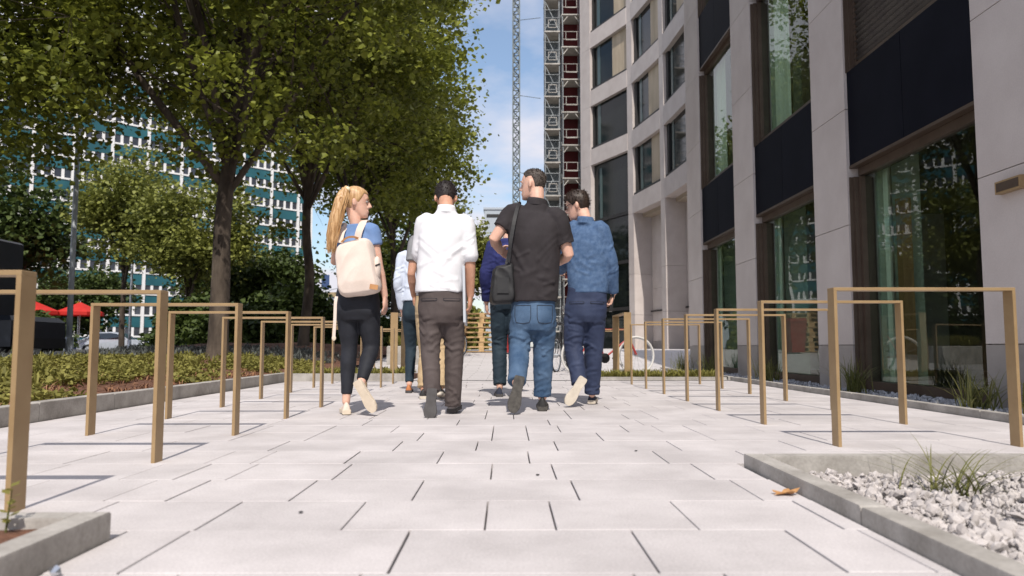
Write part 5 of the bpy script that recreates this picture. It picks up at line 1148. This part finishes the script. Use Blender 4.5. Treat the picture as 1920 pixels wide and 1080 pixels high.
# backpack
bp = thing('backpack', 'cream canvas backpack with a tan patch on the back of the person with a ponytail', 'backpack', tuple(P(668, 500, Y - 0.2)))
m_bp = mat('cream_canvas_bag', (0.66, 0.55, 0.48), (0.73, 0.62, 0.55), 0.9, scale=6, fine=0.05); m_tan = mat('tan_leather', (0.42, 0.20, 0.08), (0.5, 0.26, 0.11), 0.6)
c_tl, c_tr, c_br, c_bl = P(624, 459, Y - 0.2), P(689, 441, Y - 0.2), P(712, 548, Y - 0.2), P(633, 558, Y - 0.2)
bk = MB(); dep = Vector((0.02, 0.14, 0)); out_ = Vector((0, -1, 0))
def bag_ring(k, off):
    cen = (c_tl + c_tr + c_br + c_bl) / 4; pts = []; cs = [c_bl, c_br, c_tr, c_tl]
    for i in range(4):
        a, b, c = cs[i - 1], cs[i], cs[(i + 1) % 4]
        for u in range(5):
            t_ = u / 4; s0 = b + (a - b) * 0.22; s1 = b + (c - b) * 0.22; pts.append((s0 * (1 - t_) ** 2 + b * 2 * t_ * (1 - t_) + s1 * t_ ** 2))
    return [cen + (p - cen) * k + off for p in pts]
bk.rings([bag_ring(0.80, dep), bag_ring(0.97, dep * 0.9), bag_ring(1.02, dep * 0.45), bag_ring(0.99, dep * 0.12), bag_ring(0.90, Vector((0, -0.012, 0))), bag_ring(0.5, Vector((0, -0.03, 0)))])
me = evaluate(bk, 0.008, 5); disp(me, folds(0.006, 9, 5, 6)); link('bag', put(me, bp), m_bp, bp, True)
MB().tube([P(690, 446, Y - 0.10), P(679, 425, Y - 0.02), P(680, 413, Y + 0.02), P(686, 420, Y + 0.09), P(690, 470, Y + 0.10)], 0.004, 6, sub=4).v
def strap(pts, wd, m, nm):
    pts, _ = spline([Vector(p) for p in pts], [1] * len(pts), 5); mb = MB(); rs = []
    for i, p in enumerate(pts):
        t_ = (pts[min(i + 1, len(pts) - 1)] - pts[max(i - 1, 0)]).normalized(); s_ = t_.cross(Vector((0, 1, 0.3))); 
        s_ = s_.normalized() if s_.length > 0.05 else Vector((1, 0, 0)); n_ = s_.cross(t_)
        rs.append([p - s_ * wd / 2 - n_ * 0.004, p + s_ * wd / 2 - n_ * 0.004, p + s_ * wd / 2 + n_ * 0.004, p - s_ * wd / 2 + n_ * 0.004])
    mb.rings(rs); return mb.build(nm, m, bp if nm != 'bag_strap' else None)
strap([P(670, 448, Y - 0.12), P(674, 432, Y - 0.115), P(680, 419, Y - 0.06), P(684, 414, Y + 0.02), P(688, 424, Y + 0.08), P(690, 470, Y + 0.11)], 0.05, m_bp, 'strap')
strap([P(636, 455, Y - 0.12), P(640, 436, Y - 0.09), P(646, 425, Y - 0.02), P(646, 424, Y + 0.05), P(645, 440, Y + 0.11)], 0.05, m_bp, 'strap')
strap([P(640, 454, Y - 0.21), P(650, 446, Y - 0.215), P(662, 444, Y - 0.215), P(672, 447, Y - 0.21)], 0.014, m_tan, 'top_handle')
MB().box(-0.03, 0.03, -0.004, 0.0, -0.018, 0.018, Matrix.Translation(P(701, 538, Y - 0.222)) @ Matrix.Rotation(0.15, 4, 'Y')).build('leather_patch', m_tan, bp)
MB().ell(P(707, 503, Y - 0.13), (0.03, 0.05, 0.09), 12, 8).build('bottle_pocket', m_bp, bp, smooth=True); MB().tube([P(704, 498, Y - 0.185), P(712, 495, Y - 0.16)], 0.006, 6).build('pocket_trim', m_black, bp)
strap([P(631, 556, Y - 0.18), P(629, 570, Y - 0.19), P(628, 600, Y - 0.19), P(626, 632, Y - 0.19)], 0.022, m_bp, 'loose_strap')
MB().ell(P(626, 634, Y - 0.19), (0.016, 0.006, 0.02), 10, 6).build('strap_buckle', m_sole_c, bp)
# ------------------------------------------------------------------ man in white shirt
Y = 5.55
J = dict(head=P(836, 371, Y + 0.10), neck=P(837, 391, Y - 0.0), shL=P(796, 417, Y + 0.02), shR=P(873, 419, Y), elL=P(787, 476, Y + 0.06), wrL=P(800, 500, Y + 0.30), elR=P(881, 479, Y - 0.02), wrR=P(882, 556, Y + 0.06),
         pel=P(828, 575, Y), waist=P(825, 535, Y), hem=P(823, 549, Y), hipL=P(808, 580, Y), hipR=P(847, 580, Y), knL=P(807, 650, Y - 0.02), anL=P(810, 728, Y - 0.12), knR=P(852, 650, Y + 0.05), anR=P(849, 752, Y + 0.06))
m_wshirt = mat('white_cotton', (0.66, 0.66, 0.69), (0.72, 0.72, 0.75), 0.85, scale=6); m_gtr = mat('taupe_trousers', (0.065, 0.050, 0.048), (0.085, 0.067, 0.064), 0.8, scale=8, fine=0.08, fscale=200)
m_gshoe = mat('grey_suede', (0.22, 0.20, 0.20), (0.30, 0.28, 0.28), 0.9, scale=15); m_dsole = mat('dark_grey_sole', (0.055, 0.05, 0.05), (0.085, 0.08, 0.08), 0.8, scale=12)
root, _ = person(dict(label='dark-haired person in white rolled-sleeve shirt and taupe trousers, head bowed', J=J, skin=sk_tan, k=0.98, headM=headM(3, -32, 0), seed=2, hairm=m_darkhair, hair=short_hair(-0.085, 0.0, 0.07, 0.010, 0.005),
    handR=(Vector((-0.05, 0.1, -1)), Vector((-1, 0.2, 0)), Vector((0, 1, 0)), 0.55), handL=(Vector((0.2, 1, 0.1)), Vector((0, 0, -1)), Vector((1, 0, 0)), 0.5),
    tr=dict(waist=(0.165, 0.12), hip=(0.178, 0.13), r=[0.092, 0.095, 0.086, 0.076, 0.070, 0.064, 0.062], len=1.10, fold=0.9, m=m_gtr, pocket=(0.06, 0.008, 0.045), seam=m_darkseam),
    shirt=dict(m=m_wshirt, sec=[(0, 0.178, 0.135), (0.2, 0.178, 0.13), (0.5, 0.184, 0.125), (0.78, 0.195, 0.12), (0.92, 0.19, 0.108), (1.0, 0.165, 0.09), (1.08, 0.115, 0.074)], neck=0.062, sl=1.08, slL=1.35, ar=[0.062, 0.070, 0.066, 0.063, 0.061, 0.059], fold=0.0065, collarband=True),
    shoeL=(P(810, 729, 5.35), P(805, 786, 5.30), Vector((0, 0.95, 0.3))), shoeR=(P(846, 774, 5.62), P(858, 765, 5.86), UPV), sw=0.047, shh=0.085, mu=m_gshoe, ms=m_dsole, st=0.026))
lp = thing('laptop', 'thin closed white laptop held at the right hip of the person in white', 'laptop', tuple(P(866, 555, Y + 0.08)))
A = P(869, 498, Y - 0.09); Bq = P(871, 604, Y - 0.07)
mb = MB(); dv = Vector((0.0, 0.24, -0.02)); tx = Vector((0.009, 0, 0))
mb.rings([[A - tx, A + tx, A + tx + dv, A - tx + dv], [Bq - tx, Bq + tx, Bq + tx + dv, Bq - tx + dv]]); mb.build('body', mat('laptop_white', (0.50, 0.53, 0.57), rough=0.4), lp)
# ------------------------------------------------------------------ man in dark polo
Y = 5.83
J = dict(head=P(1000, 346, Y + 0.05), neck=P(1007, 378, Y), shL=P(961, 399, Y + 0.03), shR=P(1046, 408, Y - 0.04), elL=P(926, 449, Y + 0.0), wrL=P(938, 470, Y + 0.26), elR=P(1066, 478, Y - 0.02), wrR=P(1048, 492, Y + 0.24),
         pel=P(1000, 590, Y), waist=P(1001, 548, Y), hem=P(1001, 567, Y), hipL=P(979, 596, Y), hipR=P(1021, 596, Y), knL=P(975, 652, Y - 0.02), anL=P(969, 716, Y - 0.24), knR=P(1019, 660, Y + 0.06), anR=P(1017, 742, Y + 0.10))
m_polo = mat('charcoal_polo', (0.020, 0.016, 0.018), (0.030, 0.025, 0.028), 0.85, scale=7, fine=0.08); m_jean = denim('blue_jeans', (0.030, 0.064, 0.128), (0.105, 0.168, 0.265), 5)
m_bshoe = mat('black_trainer', (0.012, 0.012, 0.013), (0.03, 0.028, 0.028), 0.6, scale=20); m_bsole = mat('worn_dark_sole', (0.05, 0.046, 0.042), (0.10, 0.092, 0.082), 0.85, scale=30)
root3, T3 = person(dict(label='person in charcoal polo and blue jeans with a black shoulder bag', J=J, skin=sk_fair, k=1.06, hk=1.05, headM=headM(62, -3, 4), seed=3, hairm=m_greyhair, hair=short_hair(-0.06, 0.03, 0.078, 0.007, 0.004),
    handR=(Vector((-0.5, 0.8, 0.1)), Vector((-0.6, -0.4, 0)), Vector((0, 0, 1)), 0.5), handL=(Vector((0.5, 0.8, -0.2)), Vector((0.6, -0.4, 0)), Vector((0, 0, 1)), 0.5),
    tr=dict(waist=(0.175, 0.13), hip=(0.180, 0.135), r=[0.094, 0.098, 0.092, 0.084, 0.080, 0.073, 0.070], len=1.02, fold=0.85, m=m_jean, pocket=(0.06, 0.065, 0.0), seam=m_darkseam),
    shirt=dict(m=m_polo, sec=[(0, 0.188, 0.15), (0.15, 0.192, 0.15), (0.45, 0.20, 0.148), (0.75, 0.215, 0.14), (0.9, 0.215, 0.118), (1.0, 0.185, 0.098), (1.04, 0.12, 0.082)], neck=0.073, sl=0.60, slR=0.72, ar=[0.074, 0.080, 0.079, 0.077], fold=0.010, collarband=True),
    shoeL=(P(975, 706, 5.54), P(961, 774, 5.53), Vector((0, 0.95, 0.2))), shoeR=(P(1017, 770, 5.84), P(1017, 763, 6.10), UPV), sw=0.05, shh=0.085, mu=m_bshoe, ms=m_bsole, st=0.028))
sb_ = thing('shoulder_bag', 'black shoulder bag hanging at the left hip of the person in charcoal', 'bag', tuple(P(943, 528, Y - 0.12)))
m_bag = mat('black_nylon', (0.014, 0.014, 0.016), (0.028, 0.028, 0.03), 0.6, scale=10)
q4 = [P(926, 499, Y - 0.12), P(963, 491, Y - 0.12), P(967, 566, Y - 0.12), P(920, 570, Y - 0.12)]
cen = sum(q4, Vector()) / 4
def br_(k, off):
    pts = []; cs = [q4[3], q4[2], q4[1], q4[0]]
    for i in range(4):
        a, b, c = cs[i - 1], cs[i], cs[(i + 1) % 4]
        for u in range(4): t_ = u / 3; s0 = b + (a - b) * 0.2; s1 = b + (c - b) * 0.2; pts.append(s0 * (1 - t_) ** 2 + b * 2 * t_ * (1 - t_) + s1 * t_ ** 2)
    return [cen + (p - cen) * k + off for p in pts]
bk = MB().rings([br_(0.85, Vector((-0.02, 0.24, 0))), br_(1, Vector((-0.02, 0.2, 0))), br_(1.03, Vector((0, 0.1, 0))), br_(1.0, Vector((0, 0.02, 0))), br_(0.88, Vector((0, -0.01, 0)))])
me = evaluate(bk, 0.008, 4); disp(me, folds(0.008, 14, 7, 6)); link('bag', put(me, sb_), m_bag, sb_, True)
o = strap([P(953, 492, Y - 0.13), P(957, 455, Y - 0.155), P(964, 415, Y - 0.135), P(970, 390, Y - 0.06), P(974, 381, Y + 0.01), P(972, 390, Y + 0.10), P(962, 440, Y + 0.16), P(950, 495, Y + 0.10)], 0.028, m_bag, 'bag_strap')
o.data.transform(Matrix.Translation(-sb_.location)); o.parent = sb_; o.name = 'strap'
MB().box(-0.045, 0.045, -0.006, 0, -0.06, 0.06, Matrix.Translation(P(943, 535, Y - 0.138))).build('front_pocket', m_bag, sb_)
# ------------------------------------------------------------------ man in denim shirt
Y = 6.42
J = dict(head=P(1083, 385, Y + 0.08), neck=P(1098, 412, Y), shL=P(1074, 430, Y + 0.06), shR=P(1128, 432, Y - 0.04), elL=P(1060, 488, Y + 0.10), wrL=P(1052, 508, Y + 0.34), elR=P(1146, 494, Y - 0.05), wrR=P(1150, 552, Y + 0.06),
         pel=P(1098, 578, Y), waist=P(1102, 538, Y), hem=P(1103, 551, Y), hipL=P(1079, 584, Y), hipR=P(1115, 584, Y), knL=P(1075, 648, Y + 0.0), anL=P(1086, 718, Y - 0.12), knR=P(1113, 650, Y + 0.05), anR=P(1110, 736, Y + 0.10))
m_dshirt = denim('denim_shirt', (0.048, 0.092, 0.185), (0.105, 0.168, 0.285), 30); m_ntr = mat('navy_trousers', (0.020, 0.030, 0.070), (0.034, 0.048, 0.10), 0.75, scale=7, fine=0.08)
m_nshoe = mat('navy_canvas', (0.02, 0.025, 0.045), (0.035, 0.04, 0.06), 0.85); m_wsole = mat('off_white_sole', (0.52, 0.46, 0.38), (0.64, 0.58, 0.49), 0.8, scale=14)
root4, T4 = person(dict(label='person in denim shirt and navy trousers wearing glasses, rightmost of the group', J=J, skin=sk_fair, k=0.98, headM=headM(70, -16, 0), seed=4, hairm=m_brownhair, hair=short_hair(-0.085, -0.02, 0.058, 0.018, 0.006),
    handR=(Vector((-0.25, 0.1, -1)), Vector((-1, 0.1, 0)), Vector((0, 1, 0)), 0.9), handL=(Vector((0.1, 1, 0)), Vector((1, 0, 0)), Vector((0, 0, 1)), 0.5),
    tr=dict(waist=(0.165, 0.125), hip=(0.185, 0.135), r=[0.094, 0.100, 0.095, 0.086, 0.078, 0.070, 0.067], len=1.04, fold=0.85, m=m_ntr, pocket=(0.06, 0.008, 0.04), seam=m_darkseam),
    shirt=dict(m=m_dshirt, sec=[(0, 0.168, 0.135), (0.2, 0.178, 0.135), (0.5, 0.185, 0.13), (0.78, 0.19, 0.122), (0.92, 0.185, 0.105), (1.0, 0.15, 0.088), (1.045, 0.10, 0.074)], neck=0.066, sl=1.95, ar=[0.076, 0.080, 0.068, 0.062, 0.056, 0.046], fold=0.008, collarband=True),
    shoeL=(P(1095, 709, 6.22), P(1063, 759, 6.20), Vector((0, 0.95, 0.2))), shoeR=(P(1109, 757, 6.52), P(1112, 752, 6.78), UPV), sw=0.047, shh=0.08, mu=m_nshoe, ms=m_wsole, st=0.026))
gl = MB()
for sd in (-1, 1):
    n = 16; c0 = Vector((sd * 0.033, 0.101, 0.004)); ring = [T4(c0 + Vector((0.024 * math.cos(2 * math.pi * q / n), -abs(0.0), 0.018 * math.sin(2 * math.pi * q / n)))) for q in range(n + 1)]; gl.tube(ring, 0.0028, 5)
    gl.tube([T4((sd * 0.057, 0.098, 0.012)), T4((sd * 0.076, 0.06, 0.012)), T4((sd * 0.084, -0.005, 0.008))], 0.0028, 5)
gl.tube([T4((-0.009, 0.103, 0.008)), T4((0.009, 0.103, 0.008))], 0.0025, 5); gl.build('glasses', m_black, root4)
fd = thing('folder', 'slim black folder held in the right hand of the person in denim', 'folder', tuple(P(1148, 550, Y + 0.1)))
A = P(1152, 528, Y + 0.02); Bq = P(1146, 583, Y + 0.04); dv = Vector((0.02, 0.20, 0)); tx = Vector((0.011, 0, 0)); mb = MB(); mb.rings([[A - tx, A + tx, A + tx + dv, A - tx + dv], [Bq - tx, Bq + tx, Bq + tx + dv, Bq - tx + dv]]); mb.build('cover', m_black, fd)
# ------------------------------------------------------------------ three walkers half hidden ahead
def walker(label, xc, Y, ht, feet, step, seed, **kw):
    "upright walker centred at pixel column xc, depth Y"
    c = P(xc, 650, Y); X = c.x; z = lambda f: ht * f
    V = lambda dx, dy, f: Vector((X + dx, Y + dy, ht * f)); s = step
    J = dict(head=V(kw.get('hx', 0), 0.05, 0.935), neck=V(0, 0, 0.845), shL=V(-0.17, 0, 0.805), shR=V(0.17, 0, 0.805), elL=V(-0.235, -0.03, 0.625), wrL=V(-0.225, 0.06, 0.49), elR=V(0.235, 0.0, 0.625), wrR=V(0.22, 0.12, 0.49),
        pel=V(0, 0, 0.525), waist=V(0, 0, 0.60), hem=V(0, 0, 0.575), hipL=V(-0.085, 0, 0.515), hipR=V(0.085, 0, 0.515), knL=V(-0.085, 0.08 * s, 0.285), anL=V(-0.08, -0.05 * s, 0.055 + 0.02 * (s < 0)), knR=V(0.085, -0.02 * s, 0.285), anR=V(0.08, -0.16 * s, 0.06))
    for k_, v in kw.get('J', {}).items(): J[k_] = v
    sp = dict(label=label, J=J, seed=seed, headM=headM(kw.get('yaw', 0), -4, 0), voxel=0.008, handL=(Vector((0.05, 0.25, -1)), Vector((1, 0.2, 0)), Vector((0, 1, 0)), 0.5), handR=(Vector((-0.05, 0.25, -1)), Vector((-1, 0.2, 0)), Vector((0, 1, 0)), 0.5),
        shoeL=(Vector((J['anL'].x, J['anL'].y - 0.07, 0.003)), Vector((J['anL'].x - 0.02, J['anL'].y + 0.19, 0.003)), UPV), shoeR=(Vector((J['anR'].x, J['anR'].y - 0.06, 0.05)), Vector((J['anR'].x + 0.02, J['anR'].y + 0.18, 0.004)), Vector((0, 0.3, 1))))
    sp.update(kw['spec']); return person(sp)
m_lblue = mat('pale_blue_shirt', (0.52, 0.57, 0.68), (0.60, 0.65, 0.75), 0.85, scale=8); m_tealp = mat('dark_teal_jeans', (0.010, 0.022, 0.035), (0.018, 0.035, 0.05), 0.8, scale=8)
m_orange = mat('orange_leather', (0.42, 0.14, 0.05), (0.5, 0.19, 0.07), 0.6); m_gtee = mat('grey_tee', (0.20, 0.20, 0.21), (0.26, 0.26, 0.27), 0.9, scale=9); m_beige = mat('beige_chinos', (0.42, 0.30, 0.17), (0.50, 0.37, 0.22), 0.85, scale=9)
m_njump = mat('navy_jumper', (0.014, 0.018, 0.085), (0.024, 0.030, 0.13), 0.9, scale=9)
slim = dict(waist=(0.15, 0.11), hip=(0.172, 0.125), r=[0.09, 0.092, 0.078, 0.064, 0.06, 0.052, 0.046], len=0.96, fold=0.4)
reg = dict(waist=(0.165, 0.12), hip=(0.182, 0.13), r=[0.096, 0.1, 0.094, 0.082, 0.078, 0.072, 0.068], len=0.97, fold=0.9)
shsec = [(0, 0.175, 0.13), (0.2, 0.172, 0.128), (0.5, 0.175, 0.125), (0.78, 0.19, 0.12), (0.92, 0.188, 0.105), (1.0, 0.155, 0.088), (1.045, 0.10, 0.072)]
walker('walker in a pale blue shirt and dark slim jeans, left of the white shirt', 783, 8.25, 1.74, 0, 1, 11, J={'wrL': P(755, 585, 8.28), 'elL': P(747, 530, 8.2), 'shL': P(756, 482, 8.25)}, spec=dict(skin=sk_fair, k=0.92, hairm=m_brownhair, hair=short_hair(-0.085, -0.02, 0.06, 0.018, 0.008), tr=dict(slim, m=m_tealp), shirt=dict(m=m_lblue, sec=shsec, neck=0.064, sl=1.9, ar=[0.072, 0.074, 0.064, 0.06, 0.054, 0.046], fold=0.012), sw=0.044, shh=0.075, mu=m_orange, ms=m_dsole))
walker('walker in a grey T-shirt and beige chinos, hidden behind the white shirt', 812, 7.3, 1.72, 0, 1, 12, yaw=10, J={'elL': P(771, 515, 7.25), 'wrL': P(776, 555, 7.4), 'shL': P(781, 452, 7.3), 'knL': P(801, 660, 7.36)}, spec=dict(skin=sk_tan, k=0.96, hairm=m_darkhair, hair=short_hair(), tr=dict(reg, m=m_beige), shirt=dict(m=m_gtee, sec=shsec, neck=0.066, sl=0.62, ar=[0.076, 0.08, 0.078, 0.074], fold=0.010), sw=0.046, shh=0.08, mu=m_bshoe, ms=m_wsole))
walker('walker in a navy jumper and dark jeans, hidden behind the person in charcoal', 952, 7.6, 1.90, 0, 1, 13, yaw=25, J={'elL': P(911, 512, 7.55), 'wrL': P(912, 568, 7.68), 'shL': P(926, 462, 7.6)}, spec=dict(skin=sk_fair, k=0.96, hairm=m_blond, hair=short_hair(-0.085, -0.02, 0.062, 0.014, 0.006), tr=dict(reg, m=m_tealp), shirt=dict(m=m_njump, sec=shsec, neck=0.066, sl=1.92, ar=[0.08, 0.084, 0.072, 0.066, 0.06, 0.05], fold=0.012), sw=0.046, shh=0.08, mu=m_nshoe, ms=m_dsole))
